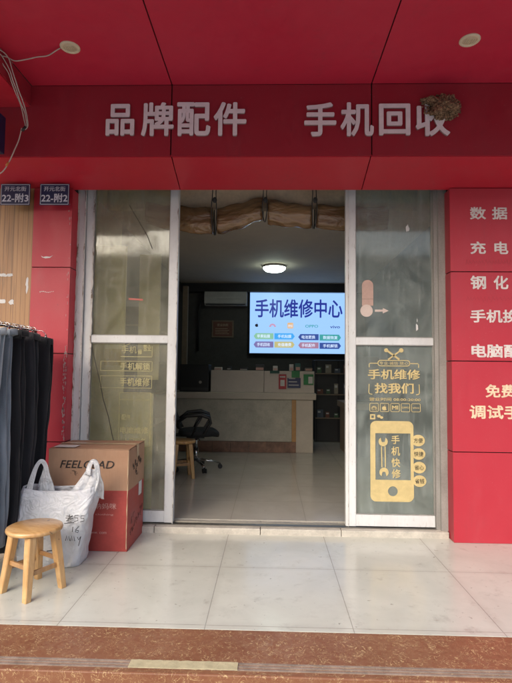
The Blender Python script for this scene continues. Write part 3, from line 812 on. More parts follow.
# ------------------------------------------------------------------ rolled vinyl curtain
cur = thing('rolled_vinyl_curtain', 'brown vinyl curtain rolled up and strapped at the top of the doorway', 'curtain', (0, 4.66, 2.75))
YC = 4.66
def roll(xa, za, xb, zb, ra, rb, seed):
    bm = BM(); n = 18; m = 44; rings = []
    for i in range(n + 1):
        t = i / n; x = xa + (xb - xa) * t; z = za + (zb - za) * t - .008 - .010 * math.sin(PI * t) + .006 * math.sin(t * 14 + seed)
        ring = []
        R_ = (ra + (rb - ra) * t) * (1 - .05 * (abs(2 * t - 1) ** 8))
        for k in range(m):
            a = 2 * PI * k / m
            q = R_ * 1.16 * (1 + .05 * math.sin(3 * a + seed) + .035 * math.sin(8 * a + 3 * t + seed) - .10 * max(0, math.sin(2 * a + seed * .7 + 1.2 * t)) ** 8 + .10 * noise.noise(Vector((x * 6, math.cos(a) * 2, seed + math.sin(a) * 2))) + .04 * noise.noise(Vector((x * 17, math.cos(a) * 5, seed + math.sin(a) * 5))) + (.10 if k == 5 else 0))
            ring.append(bm.verts.new((x, YC + math.cos(a) * q * .75, z + math.sin(a) * q)))
        rings.append(ring)
    for A, B in zip(rings, rings[1:]):
        for k in range(m): bm.faces.new((A[k], A[(k + 1) % m], B[(k + 1) % m], B[k]))
    bm.faces.new(rings[0]); bm.faces.new(rings[-1])
    obj('vinyl_roll', bm, PVC, cur, True)
roll(-1.20, 2.915, -.560, 2.830, .090, .112, 1)
roll(-.515, 2.835, -.085, 2.960, .110, .095, 3)
roll(-.035, 2.940, .385, 2.885, .105, .100, 5)
roll(.425, 2.885, 1.10, 2.865, .100, .095, 7)
for x, zb in ((-.538, 2.70), (-.060, 2.82), (.405, 2.76)):
    for dx in (-.020, .016):
        bm = BM()
        pts = [(x + dx, 4.60, 3.2), (x + dx * .9, 4.57, 3.06), (x + dx * 1.3, 4.555, 2.93), (x + dx, 4.575, zb + .05), (x + dx * .5, 4.62, zb + .012), (x + dx * .4, 4.68, zb + .02), (x + dx, 4.755, 2.93), (x + dx, 4.74, 3.2)]
        tube(bm, wob(pts, 5, .004), .0125, 6, squash=.35); obj('strap', bm, STRAP, cur, True)
    bm = BM(); bmesh.ops.create_uvsphere(bm, u_segments=10, v_segments=8, radius=.022, matrix=Matrix.Translation((x + .004, 4.558, 3.0)) @ Matrix.Diagonal((1, .6, 1.3, 1)))
    obj('knot', bm, STRAP, cur, True)
bm = BM(); NX = 70; NZ = 8; gr = []
for i in range(NX + 1):
    x = -1.6 + 3.0 * i / NX; col_ = []
    for j in range(NZ + 1):
        z = 3.2 - .25 * j / NZ
        yy = 4.70 + .03 * math.sin(x * 9 + 2 * j / NZ) * j / NZ + .018 * noise.noise(Vector((x * 4, z * 6, 0)))
        col_.append(bm.verts.new((x, yy, z)))
    gr.append(col_)
for i in range(NX):
    for j in range(NZ): bm.faces.new((gr[i][j], gr[i + 1][j], gr[i + 1][j + 1], gr[i][j + 1]))
o = obj('upper_sheet', bm, PVCS, cur, True); sm = o.modifiers.new('thick', 'SOLIDIFY'); sm.thickness = .003

# ------------------------------------------------------------------ right red wall panel with writing
rp = thing('red_sign_wall', 'glossy red wall panels to the right of the doors, printed with services', 'wall panel', (2.5, YP, 0))
g = BM()
for a, b_ in ((.0, .738), (.744, 1.497), (1.503, 2.257), (2.263, 2.984)): box(g, 1.532, 4.0, YP, YP + .012, a + .002, b_)
obj('front_panel', g, REDP, rp)
g = BM()
for a, b_ in ((.0, .738), (.744, 1.497), (1.503, 2.257), (2.263, 2.984)): box(g, 1.5325, 1.545, YP + .0125, YP + .2, a + .002, b_)
obj('side_panel', g, REDS, rp)
obj('core', boxb(1.55, 3.99, YP + .016, YP + .20, 0, 3.2), DARKGAP, rp)
yt = YP - .002
K = YP / 4.215
textobj('lettering', TXTP, rp, [
    ('数', 1.70, 1.838, 2.712, 2.822, yt, .03), ('据', 1.886, 2.018, 2.712, 2.822, yt, .03), ('线', 2.066, 2.20, 2.712, 2.822, yt, .03),
    ('充', 1.70, 1.832, 2.412, 2.522, yt, .03), ('电', 1.902, 2.020, 2.412, 2.522, yt, .03), ('器', 2.066, 2.20, 2.412, 2.522, yt, .03),
    ('钢', 1.695, 1.828, 2.110, 2.228, yt, .03), ('化', 1.890, 2.015, 2.110, 2.228, yt, .03), ('膜', 2.066, 2.20, 2.110, 2.228, yt, .03),
    ('手机换屏', 1.69, 2.23, 1.826, 1.938, yt, .03), ('电脑配件', 1.695, 2.24, 1.530, 1.645, yt, .035)])
textobj('lettering', TXTC, rp, [('免费贴膜', 1.806, 2.32, 1.196, 1.308, yt, .03), ('调试手机', 1.672, 2.24, 1.018, 1.134, yt, .03)], label='cream coloured characters low on the panel')
g = BM(); random.seed(21)
for row, z in enumerate((2.345, 2.03)):
    x = 1.66
    while x < 2.25:
        w = random.uniform(.012, .03); h = random.uniform(.02, .045)
        stroke(g, [(x, z - h * random.random()), (x + w * .6, z + h * .6), (x + w, z - h * .4)], .0018, YP - .0012); x += w + .006
obj('faint_scrawl', g, simple('scrawl', (.25, .02, .03), .6), rp)

# ------------------------------------------------------------------ clothes rail and trousers
rail = thing('clothes_rail', 'dark metal clothes rail at the left with bronze clips along it', 'clothes rail', (-1.95, 3.5, 0))
bm = BM(); tube(bm, [(-1.95, 2.75, 1.715), (-1.95, 4.06, 1.715)], .011, 10); obj('rail', bm, STEEL, rail, True)
for y in (2.78, 4.05):
    bm = BM(); tube(bm, [(-1.955, y, 0), (-1.955, y, 1.71)], .014, 10); obj('post', bm, STEEL, rail, True)
    bm = BM(); tube(bm, [(-2.25, y, .02), (-1.80, y, .02)], .014, 8); obj('foot', bm, STEEL, rail, True)
for k in range(26):
    y = 3.08 + k * .037 + random.uniform(-.006, .006)
    bm = BM(); a = random.uniform(-.5, .5)
    pts = [(-1.95 + .022 * math.sin(t) * math.cos(a), y + .022 * math.sin(t) * math.sin(a), 1.722 + .016 * math.cos(t)) for t in [x * .4 for x in range(-4, 9)]]
    tube(bm, pts, .0028, 5); obj('hook', bm, CHROME if k % 3 else BRONZE, rail, True)
def trousers(y, mat, label, zt=1.655, zb=.2, xr=-1.745, w=.42, seed=0, th=.085):
    """pair of trousers hung flat from clips: waistband, two overlapping legs with soft folds"""
    t = thing('pair_of_trousers', label, 'trousers', (xr - w / 2, y, zt), 0, 'trousers hanging on the rail')
    for leg in range(2):
        bm = BM(); NZ = 34; M_ = 36; rings = []
        for i in range(NZ + 1):
            u = i / NZ; z = zt - (zt - zb) * u
            ww = w * (1 - .10 * u) * (.94 + .06 * math.cos(u * 5 + seed)); dd = th * (.45 + .25 * u)
            cx = xr - w / 2 + .010 * math.sin(u * 4 + seed); cy = y + (leg - .5) * th * .5 + .008 * math.sin(u * 6 + seed + leg)
            if u < .04: dd *= .6
            ring = []
            for k in range(M_):
                a = 2 * PI * k / M_; ca, sa = math.cos(a), math.sin(a)
                px = cx + math.copysign(abs(ca) ** .6, ca) * ww / 2; py = cy + math.copysign(abs(sa) ** .7, sa) * dd / 2
                f = noise.noise(Vector((px * 22 + seed * 7, leg * 5, z * 1.3)))
                f2 = noise.noise(Vector((px * 9, py * 40 + seed, z * 5)))
                py += (.022 * f + .007 * f2) * (sa if abs(sa) > .2 else .4); px += .012 * noise.noise(Vector((z * 5, seed, leg * 3 + py * 30))) + .008 * noise.noise(Vector((z * 2, py * 60, seed)))
                ring.append(bm.verts.new((px, py, z)))
            rings.append(ring)
        for A, B in zip(rings, rings[1:]):
            for k in range(M_): bm.faces.new((A[k], A[(k + 1) % M_], B[(k + 1) % M_], B[k]))
        bm.faces.new(rings[0]); bm.faces.new(rings[-1])
        obj('trouser_leg', bm, mat, t, True)
    bm = BM(); N_ = 40; ri = []
    for dz, ex in ((.004, .0), (.006, .008), (-.035, .010), (-.037, .0)):
        ring = []
        for k in range(N_):
            a = 2 * PI * k / N_; ca, sa = math.cos(a), math.sin(a)
            ring.append(bm.verts.new((xr - w / 2 + math.copysign(abs(ca) ** .6, ca) * (w / 2 * .98 + ex), y + math.copysign(abs(sa) ** .8, sa) * (th * .5 + ex) + .008 * math.sin(k), zt + dz + .012 * math.sin(ca * 5 + seed))))
        ri.append(ring)
    for A, B in zip(ri, ri[1:]):
        for k in range(N_): bm.faces.new((A[k], A[(k + 1) % N_], B[(k + 1) % N_], B[k]))
    bm.faces.new(ri[0]); bm.faces.new(ri[-1])
    obj('waistband', bm, mat, t, True)
    for dx in (.02, .12, .30):
        bm = BM(); box(bm, xr - dx - .006, xr - dx + .006, y - th * .5 - .016, y - th * .5 - .011, zt - .05, zt + .008); obj('belt_loop', bm, mat, t)
    for dx in (.05, .35):
        bm = BM(); xx = xr - dx
        tube(bm, [(xx, y, zt + .028), (xx, y, zt - .02)], .008, 6); tube(bm, [(xx, y, zt + .03), (xx - .03, y, 1.70), (-1.95, y, 1.712)], .0028, 5)
        obj('clip', bm, CHROME, t, True)
trousers(3.06, PALEC, 'pale grey trousers nearest the left edge, first on the rail', xr=-1.758, seed=1)
trousers(3.23, DENIM, 'lighter grey denim trousers hanging next to the pale grey pair', seed=2, xr=-1.762)
trousers(3.36, DENIM2, 'darker slate grey denim trousers hanging just before the black pairs', seed=3, xr=-1.755)
trousers(3.50, BLACKC, 'black trousers hanging next to the grey denim, first of the three black pairs', seed=4, zt=1.66, zb=.12)
trousers(3.68, CHARC, 'middle black trousers of the three black pairs', seed=5, zt=1.655, zb=.10)
trousers(3.88, BLACKC, 'black trousers at the far end of the rail beside the red pillar', seed=6, zt=1.64, zb=.10, xr=-1.735, th=.1)

# ------------------------------------------------------------------ cardboard box
bx = thing('cardboard_box', 'tall brown and red cardboard carton standing behind the white plastic bag', 'box', (-1.41, 4.05, 0))
x0, x1, y0, y1 = -1.722, -1.088, 3.865, 4.33; zm, zt = .462, .775
def carton(bm, z0, z1, e):
    NX_, NZ_ = 12, 8
    def grid(f, nx, nz):
        v = [[bm.verts.new(f(i / nx, j / nz)) for j in range(nz + 1)] for i in range(nx + 1)]
        for i in range(nx):
            for j in range(nz): bm.faces.new((v[i][j], v[i + 1][j], v[i + 1][j + 1], v[i][j + 1]))
    b_ = lambda u, z: .006 * math.sin(PI * u) * math.sin(PI * z / zt)
    grid(lambda u, v: (x0 - e + (x1 - x0 + 2 * e) * u, y0 - e - b_(u, z0 + (z1 - z0) * v), z0 + (z1 - z0) * v), NX_, NZ_)
    grid(lambda u, v: (x1 + e + b_(u, z0 + (z1 - z0) * v), y0 - e + (y1 - y0 + 2 * e) * u, z0 + (z1 - z0) * v), NX_, NZ_)
    grid(lambda u, v: (x1 + e - (x1 - x0 + 2 * e) * u, y1 + e, z0 + (z1 - z0) * v), NX_, NZ_)
    grid(lambda u, v: (x0 - e, y1 + e - (y1 - y0 + 2 * e) * u, z0 + (z1 - z0) * v), NX_, NZ_)
bm = BM(); carton(bm, zm, zt, 0); box(bm, x0, x1, y0 + .004, y1, zt - .006, zt - .001); bmesh.ops.remove_doubles(bm, verts=bm.verts, dist=.0005)
obj('carton_body', bm, CARD, bx, bev=0)
bm = BM(); carton(bm, .002, zm, 0); box(bm, x0, x1, y0 + .004, y1, .002, .006)
obj('printed_base', bm, CARDR, bx)
bm = BM()
for (a, b_, c, d, e) in ((x0, x1, y0, (y0 + y1) / 2 - .003, .004), (x0, x1, (y0 + y1) / 2 + .003, y1, .006)):
    vs = box(bm, a, b_, c, d, zt, zt + .004)
    for v in vs:
        v.co.z += .014 * noise.noise(Vector((v.co.x * 3, v.co.y * 6, 2))) + (.006 if abs(v.co.y - (y0 + y1) / 2) < .02 else 0)
obj('top_flap', bm, CARD, bx)
bm = BM(); ym = (y0 + y1) / 2
box(bm, x0 + .002, x1 - .002, ym - .028, ym + .028, zt + .012, zt + .014)
box(bm, x1 + .004, x1 + .006, ym - .028, ym + .028, zt - .09, zt + .012)
obj('packing_tape', bm, TAPEC, bx)
bm = BM(); box(bm, x0 + .03, x0 + .20, y0 + .02, y0 + .13, zt + .012, zt + .0135)
obj('shipping_label', bm, PAPER, bx)
bm = BM(); ragged(bm, x1 - .006, .02, zt, y0 - .0075, .005, 8); obj('worn_edge', bm, TAPEC, bx)
yf = y0 - .0095
textobj('lettering', INKB, bx, [('FEELGLAD', x0 + .095, x1 - .115, .632, .690, yf, -.002, 0, .25), ('·飞·', x0 + .18, x0 + .235, .575, .612, yf, .0)], label='black slanted capital letters')
for it in [('家庭收纳妈咪', x0 + .205, x1 - .088, .322, .368, yf, .0), ('Fashion clothing', x0 + .24, x1 - .11, .272, .288, yf, .0), ('www. com', x0 + .33, x1 - .16, .135, .150, yf, .0)]: textobj('printed_text', INKP, bx, [it])
# scrawl and label on the side of the box
def side_strokes(bm, strokes, x, w):
    for s in strokes:
        for (a, b_), (c, d) in zip(s, s[1:]):
            L = math.hypot(c - a, d - b_) or 1; ny, nz = -(d - b_) / L * w / 2, (c - a) / L * w / 2
            vs = [bm.verts.new((x + .0012 * k, yy, zz)) for k in (0, 1) for yy, zz in ((a + ny, b_ + nz), (a - ny, b_ - nz), (c - ny, d - nz), (c + ny, d + nz))]
            for f in ((0, 1, 2, 3), (7, 6, 5, 4), (0, 4, 5, 1), (1, 5, 6, 2), (2, 6, 7, 3), (3, 7, 4, 0)): bm.faces.new([vs[i] for i in f])
bm = BM(); random.seed(9); st = []
for cx, cz in ((3.98, .63), (4.03, .65), (4.08, .635), (4.13, .66), (4.05, .575), (4.09, .56), (4.18, .64)):
    for k in range(3):
        st.append([(cx + random.uniform(-.025, .025), cz + random.uniform(-.03, .03)) for _ in range(3)])
side_strokes(bm, st, x1 + .0075, .005); obj('marker_scrawl', bm, INKB, bx)
DRI = simple('dark_red_ink', (.12, .02, .02), .6)
for cx, cz in [(3.93 + .035 * k, .13 + .012 * k) for k in range(11)] + [(3.95, .22), (4.0, .24), (4.22, .2)]:
    bm = BM(); st = [[(cx + random.uniform(-.02, .02), cz + random.uniform(-.03, .03)) for _ in range(5)]]
    side_strokes(bm, st, x1 + .0075, .004); obj('pen_mark', bm, DRI, bx)
bm = BM(); box(bm, x1 + .0075, x1 + .009, 4.14, 4.23, .36, .47); obj('shipping_label', bm, PAPER, bx)

# ------------------------------------------------------------------ white plastic carrier bag
bg = thing('plastic_carrier_bag', 'full white plastic carrier bag with black handwriting, handles sticking up', 'bag', (-1.53, 3.64, 0))
bm = BM(); NZ = 34; M_ = 72; rings = []
for i in range(NZ + 1):
    u = i / NZ
    ring = []
    for k in range(M_):
        a = 2 * PI * k / M_; ca, sa = math.cos(a), math.sin(a)
        ex = .34
        hx, hy = .225, .125
        grow = 1 + .04 * math.sin(PI * u) - .03 * (u < .05) - (.0 if u < .85 else (u - .85) * .5)
        px = math.copysign(abs(ca) ** ex, ca) * hx * grow; py = math.copysign(abs(sa) ** ex, sa) * hy * grow
        zz = .53 * u
        if u > .7:      # rim dips in the middle, rises to the handles
            zz += (u - .7) / .3 * (.025 * (abs(px) / hx) ** 2 - .006)
            py *= 1 - (u - .7) / .3 * .28
        q = Vector((px * 9, py * 9, zz * 7))
        amp = .010 + .010 * u
        px += amp * noise.noise(q + Vector((5, 0, 0))) + .005 * noise.noise(q * 2.7)
        py += amp * noise.noise(q + Vector((0, 7, 0))) * 1.2 + .006 * noise.noise(q * 2.7 + Vector((1, 2, 3)))
        # long tension folds running up to the handles
        py += .007 * math.sin((px * 26 + zz * 14)) * u * (1 if sa < 0 else .5)
        zz = max(.003, zz + .008 * noise.noise(q * 1.3) * (u > .1))
        ring.append(bm.verts.new((-1.545 + px + .085 * u * u * max(0, px / hx), 3.65 + py + px * .05, zz)))
    rings.append(ring)
for A, B in zip(rings, rings[1:]):
    for k in range(M_): bm.faces.new((A[k], A[(k + 1) % M_], B[(k + 1) % M_], B[k]))
bm.faces.new(list(reversed(rings[0])))
o = obj('bag_body', bm, BAG, bg, True); sm = o.modifiers.new('film', 'SOLIDIFY'); sm.thickness = .002
def strap_band(pts, widths, seed):
    bm = BM(); P = wob(pts, 6, .003, seed); n = len(P); NW = 8; rows = []
    for i, p in enumerate(P):
        u = i / (n - 1) * (len(widths) - 1); k0 = min(int(u), len(widths) - 2); w = widths[k0] + (widths[k0 + 1] - widths[k0]) * (u - k0)
        tdir = (P[min(i + 1, n - 1)] - P[max(i - 1, 0)]).normalized(); side = tdir.cross(Vector((0, 1, 0))).normalized()
        side = (side * .9 + Vector((0, .35, 0))).normalized()
        row = []
        for k in range(NW + 1):
            v = k / NW - .5
            row.append(bm.verts.new(p + side * v * w + Vector((0, .007 * math.sin(v * 21 + seed) * min(1, w / .05), 0))))
        rows.append(row)
    for A, B in zip(rows, rows[1:]):
        for k in range(NW): bm.faces.new((A[k], A[k + 1], B[k + 1], B[k]))
    o = obj('handle', bm, BAG, bg, True); sm = o.modifiers.new('film', 'SOLIDIFY'); sm.thickness = .0035
strap_band([(-1.70, 3.56, .40), (-1.705, 3.58, .53), (-1.688, 3.60, .64), (-1.665, 3.61, .705), (-1.638, 3.61, .728), (-1.614, 3.62, .70), (-1.598, 3.63, .62), (-1.58, 3.65, .53), (-1.57, 3.66, .42)], [.05, .055, .042, .032, .030, .030, .032, .045, .05], 1)
strap_band([(-1.635, 3.66, .42), (-1.64, 3.65, .54), (-1.632, 3.64, .62), (-1.620, 3.63, .69), (-1.612, 3.625, .70)], [.12, .09, .045, .018, .012], 6)
bm = BM(); NU, NV = 14, 18; gr = []
for j in range(NV + 1):
    v = j / NV; z = .46 + .215 * v
    lx = -1.46 + .155 * v ** .9; rx = -1.262 + .05 * math.sin(PI * v * .7) - .005 * v; row = []
    for i in range(NU + 1):
        u = i / NU; x = lx + (rx - lx) * u
        yy = 3.61 - .03 * math.sin(PI * min(1, v * 1.3)) * (1 - v) + .05 * u * (1 - v) + (.014 * math.sin(u * 15 + 1) + .008 * math.sin(u * 31)) * (.35 + .65 * (1 - v))
        row.append(bm.verts.new((x, yy, z + .012 * math.sin(u * 9) * (1 - v))))
    gr.append(row)
for A, B in zip(gr, gr[1:]):
    for i in range(NU): bm.faces.new((A[i], A[i + 1], B[i + 1], B[i]))
o = obj('handle', bm, BAG, bg, True); sm = o.modifiers.new('film', 'SOLIDIFY'); sm.thickness = .003
strap_band([(-1.292, 3.59, .635), (-1.287, 3.595, .69), (-1.268, 3.60, .728), (-1.243, 3.605, .728), (-1.228, 3.61, .69), (-1.224, 3.62, .62), (-1.225, 3.66, .54), (-1.262, 3.70, .45)], [.05, .040, .032, .030, .032, .036, .06, .12], 3)
bm = BM(); bmesh.ops.create_icosphere(bm, subdivisions=4, radius=1)
for v in bm.verts:
    p = v.co.copy(); q = 1 + .12 * noise.noise(p * 3)
    v.co = Vector((-1.535 + math.copysign(abs(p.x) ** .5, p.x) * .185 * q, 3.65 + math.copysign(abs(p.y) ** .5, p.y) * .085 * q, .235 + math.copysign(abs(p.z) ** .5, p.z) * .22 * q))
tag(rebase(obj('folded_garment', bm, CLOTHD, smooth=True), (-1.535, 3.65, .01)), 'grey clothing packed inside the white plastic bag', 'clothing')
YB = 3.494
def hand(bm, strokes, ox, oz, s, w=.0045):
    for st_ in strokes: stroke(bm, [(ox + a * s, oz + b_ * s) for a, b_ in st_], w, YB + .006 * math.sin(ox * 30))
bm = BM()
lao = [[(.1, .8), (.9, .75)], [(.5, 1.), (.45, .5)], [(0, .55), (1, .5)], [(.9, .9), (.1, .15)], [(.35, .35), (.3, .05), (.8, .1)], [(.75, .4), (.35, .25)]]
five = [[(.7, 1.), (.2, .95), (.15, .6), (.6, .6), (.65, .25), (.1, .1)]]
six = [[(.7, 1.), (.2, .5), (.15, .15), (.55, .05), (.65, .35), (.25, .4)]]
one = [[(.3, .9), (.2, .0)]]
mm = [[(0, .1), (.15, .8), (.3, .15), (.45, .75), (.6, .1)]]
yy_ = [[(.1, .7), (.3, .3), (.6, .8)], [(.6, .8), (.3, -.5)]]
hand(bm, lao, -1.405, .325, .055); hand(bm, five, -1.345, .33, .05); hand(bm, five, -1.30, .33, .048)
hand(bm, [[(-1.2, -.1), (.2, .05)]], -1.35, .325, .05)
hand(bm, one, -1.36, .262, .04); hand(bm, six, -1.335, .258, .045)
hand(bm, mm, -1.40, .195, .05); hand(bm, mm, -1.362, .195, .05); hand(bm, yy_, -1.318, .195, .05)
obj('handwriting', bm, INKB, bg); bm = BM()
hand(bm, lao, -1.50, .20, .06); hand(bm, yy_, -1.495, .15, .05)
hand(bm, [[(-.3, 0), (.9, .15)]], -1.51, .13, .05, .006)
obj('handwriting', bm, INKB, bg)

bg.location.x -= .02; bpy.data.objects['folded_garment'].location.x -= .02

# ------------------------------------------------------------------ stools
def make_stool(loc, rotz, label):
    t = thing('wooden_stool', label, 'stool', loc, rotz, 'round wooden stools')
    h = .40
    bm = BM(); lathe(bm, 0, 0, [(0, h - .034), (.148, h - .034), (.166, h - .028), (.171, h - .016), (.168, h - .005), (.158, h), (0, h)], 48)
    for v in bm.verts: v.co.z += .0
    obj('seat', bm, PINE, t, True, local=True)
    L = []
    for sx, sy in ((-1, -1), (1, -1), (1, 1), (-1, 1)):
        tx, ty, fx, fy = .085 * sx, .085 * sy, .125 * sx, .125 * sy
        bm = BM(); rr = []
        for (cx, cy, z, w) in ((tx, ty, h - .035, .027), (tx * .55 + fx * .45, ty * .55 + fy * .45, .20, .025), (fx, fy, .0, .0205)):
            rr.append([bm.verts.new((cx + a * w - (b_ * .0), cy + b_ * w, z)) for a, b_ in ((-1, -.75), (-.75, -1), (.75, -1), (1, -.75), (1, .75), (.75, 1), (-.75, 1), (-1, .75))])
        for A, B in zip(rr, rr[1:]):
            for k in range(8): bm.faces.new((A[k], A[(k + 1) % 8], B[(k + 1) % 8], B[k]))
        bm.faces.new(rr[0]); bm.faces.new(rr[-1])
        obj('leg', bm, PINE, t, local=True, bev=.002)
    def pos(sx, sy, z):
        u = 1 - z / (h - .035); return Vector(((.085 + .04 * u) * sx, (.085 + .04 * u) * sy, z))
    for a, b_, z in (((-1, -1), (1, -1), .150), ((-1, 1), (1, 1), .150), ((-1, -1), (-1, 1), .185), ((1, -1), (1, 1), .185)):
        p, q = pos(*a, z), pos(*b_, z); d = (q - p).normalized(); n_ = d.cross(Vector((0, 0, 1)))
        bm = BM(); vs = []
        for e in (p + d * .018, q - d * .018):
            for s1, s2 in ((-1, -1), (1, -1), (1, 1), (-1, 1)): vs.append(bm.verts.new(e + n_ * .0075 * s1 + Vector((0, 0, .014 * s2))))
        for f in ((0, 1, 2, 3), (7, 6, 5, 4), (0, 4, 5, 1), (1, 5, 6, 2), (2, 6, 7, 3), (3, 7, 4, 0)): bm.faces.new([vs[i] for i in f])
        obj('stretcher', bm, PINED, t, local=True, bev=.002)
    return t
st0 = make_stool((-1.493, 3.185, 0), math.radians(60), 'pine stool on the porch in front of the white plastic bag')
dup(st0, (-1.10, 6.28, .058), math.radians(20), 'pine stool inside the shop beside the black office chair', 'round wooden stools').scale = (1.0, 1.0, 1.16)

# ------------------------------------------------------------------ interior: office chair
oc = thing('office_chair', 'black mesh office chair on a chrome star base facing right in the shop', 'chair', (-1.0, 6.82, .058), math.radians(-82)); oc.scale = (1.1, 1.1, 1.1)
# local frame: +y is the way the chair faces, z up from the floor
bm = BM(); rings = []
prof = [(0, .415), (.20, .415), (.245, .425), (.255, .45), (.25, .475), (.22, .49), (0, .495)]
lathe(bm, 0, 0, prof, 40)
for v in bm.verts:
    c = v.co; c.x = math.copysign(abs(c.x / .255) ** .8, c.x) * .255; c.y = math.copysign(abs(c.y / .255) ** .8, c.y) * .255 + .03
    if c.y > .2: c.z -= (c.y - .2) * .35
obj('seat', bm, MESHB, oc, True, local=True)
bm = BM(); NX, NZ = 16, 20; gr = []
for s in (0, 1):
    G = []
    for i in range(NX + 1):
        row = []
        for j in range(NZ + 1):
            u = i / NX * 2 - 1; v = j / NZ
            w = .225 * (1 - .10 * v - .45 * max(0, v - .8) ** 1.2) * (.72 + .28 * min(1, v * 3))
            row.append(bm.verts.new((u * w, -.24 + .05 * u * u - .10 * v - .06 * math.sin(v * 3) + s * .028, .50 + .54 * v - .03 * u * u * v)))
        G.append(row)
    gr.append(G)
for s in (0, 1):
    for i in range(NX):
        for j in range(NZ): bm.faces.new((gr[s][i][j], gr[s][i + 1][j], gr[s][i + 1][j + 1], gr[s][i][j + 1]))
for i in range(NX):
    bm.faces.new((gr[0][i][0], gr[1][i][0], gr[1][i + 1][0], gr[0][i + 1][0])); bm.faces.new((gr[0][i][NZ], gr[0][i + 1][NZ], gr[1][i + 1][NZ], gr[1][i][NZ]))
for j in range(NZ):
    bm.faces.new((gr[0][0][j], gr[0][0][j + 1], gr[1][0][j + 1], gr[1][0][j])); bm.faces.new((gr[0][NX][j], gr[1][NX][j], gr[1][NX][j + 1], gr[0][NX][j + 1]))
obj('backrest', bm, MESHB, oc, True, local=True)
bm = BM(); tube(bm, [(0, -.05, .41), (0, -.28, .42), (0, -.33, .52), (0, -.34, .70)], .022, 8); obj('back_support', bm, BLACKP, oc, True, local=True)
for s in (-1, 1):
    bm = BM(); tube(bm, [(s * .24, -.22, .60), (s * .27, -.12, .675), (s * .275, .05, .69), (s * .27, .15, .655), (s * .265, .17, .59), (s * .25, .10, .47), (s * .22, .04, .43)], [.017, .022, .026, .024, .018, .016, .016], 8)
    tube(bm, [(s * .24, -.05, .44), (s * .265, .0, .56), (s * .272, .07, .68)], .013, 8); obj('armrest', bm, BLACKP, oc, True, local=True)
bm = BM(); tube(bm, [(0, 0, .10), (0, 0, .26)], .028, 12); tube(bm, [(0, 0, .26), (0, 0, .40)], .018, 12); obj('gas_column', bm, CHROME, oc, True, local=True)
bm = BM(); box(bm, -.09, .09, -.12, .10, .385, .412); tube(bm, [(.08, .02, .39), (.24, .04, .385)], .007, 6); obj('seat_mechanism', bm, BLACKP, oc, local=True)
bm = BM(); P5 = []
for k in range(5):
    a = 2 * PI * k / 5 + .35; e = (.30 * math.cos(a), .30 * math.sin(a)); P5.append((a, e))
    tube(bm, [(0, 0, .115), (e[0] * .6, e[1] * .6, .095), (e[0], e[1], .070)], [.026, .020, .014], 8, squash=.7)
obj('star_base', bm, CHROME, oc, True, local=True)
for a, e in P5:
    bm = BM()
    for s in (-1, 1):
        n_ = Vector((-math.sin(a), math.cos(a), 0)) * .014 * s; c = Vector((e[0], e[1], .028))
        tube(bm, [c + n_ - n_.normalized() * .008, c + n_ + n_.normalized() * .008], .028, 14)
    tube(bm, [(e[0], e[1], .03), (e[0], e[1], .07)], .008, 6)
    obj('caster', bm, BLACKP, oc, local=True)

# ------------------------------------------------------------------ interior: counter
ct = thing('reception_counter', 'cream and marble reception counter with brown tiled skirting inside the shop', 'counter', (-.4, 8.5, .058))
zf = .06
obj('marble_front', boxb(-1.84, .366, 8.27, 8.30, .235, .928), MARB, ct)
g = BM()
xx = -1.84
while xx < .42: box(g, xx, min(xx + .296, .438), 8.25, 8.299, zf, .231); xx += .30
obj('skirting_tile', g, KICK, ct)
obj('post', boxb(.368, .438, 8.255, 8.31, .236, .927), POSTW, ct)
obj('end_panel', boxb(.440, .718, 8.275, 8.95, zf, .927), COUNT, ct)
obj('countertop', boxb(-1.84, .765, 8.22, 9.0, .93, 1.035), COUNT, ct, bev=.006)
obj('carcass', boxb(-1.84, .438, 8.302, 8.9, zf, .927), CABD, ct)
obj('raised_shelf', boxb(-1.0, -.103, 8.38, 8.75, 1.037, 1.405), RISER, ct, bev=.003)
obj('raised_shelf', boxb(-.097, .747, 8.38, 8.75, 1.037, 1.40), RISER, ct, bev=.003)
t = thing('computer_case', 'black computer case standing at the left end of the counter', 'computer', (-1.27, 8.5, 1.036))
obj('case', boxb(-1.52, -1.03, 8.32, 8.7, 1.037, 1.50), BLACKP, t, bev=.01)
bm = BM(); poly(bm, circ(-1.17, 1.20, .025, 20), 8.3175); obj('power_button', bm, STEEL, t)
obj('front_bezel', boxb(-1.50, -1.05, 8.316, 8.319, 1.06, 1.11), CABD, t)
def small(name, label, cat, x0, x1, z0, z1, y, d, mat, extra=None, group='small cards and packets on the counter'):
    t = thing(name, label, cat, ((x0 + x1) / 2, y, z0), 0, group)
    obj('card', boxb(x0, x1, y, y + d, z0, z1), mat, t)
    if extra: extra(t, x0, x1, z0, z1, y)
    return t
def sq(t, x0, x1, z0, z1, y):
    obj('white_square', boxb(x0 + (x1 - x0) * .22, x1 - (x1 - x0) * .22, y - .002, y - .0005, z0 + (z1 - z0) * .2, z0 + (z1 - z0) * .62), PAPER, t)
    obj('band', boxb(x0 + (x1 - x0) * .15, x1 - (x1 - x0) * .15, y - .002, y - .0005, z1 - (z1 - z0) * .22, z1 - (z1 - z0) * .12), PAPER, t)
small('payment_card', 'red payment card with a white square standing on the counter', 'card', .148, .275, 1.10, 1.345, 8.340, .012, REDCARD, sq)
def oval(t, x0, x1, z0, z1, y):
    for k in range(3): obj('stripe', boxb(x0 + .02, x1 - .03 * (k + 1), y - .002, y - .0005, z0 + .04 + k * .055, z0 + .055 + k * .055), PAPER, t)
small('packet', 'navy packet with pale stripes between the red and green cards', 'packet', .295, .515, 1.12, 1.285, 8.345, .02, NAVYP, oval)
def grn(t, x0, x1, z0, z1, y):
    obj('white_square', boxb(x1 - .085, x1 - .012, y - .002, y - .0005, z0 + .02, z1 - .04), PAPER, t)
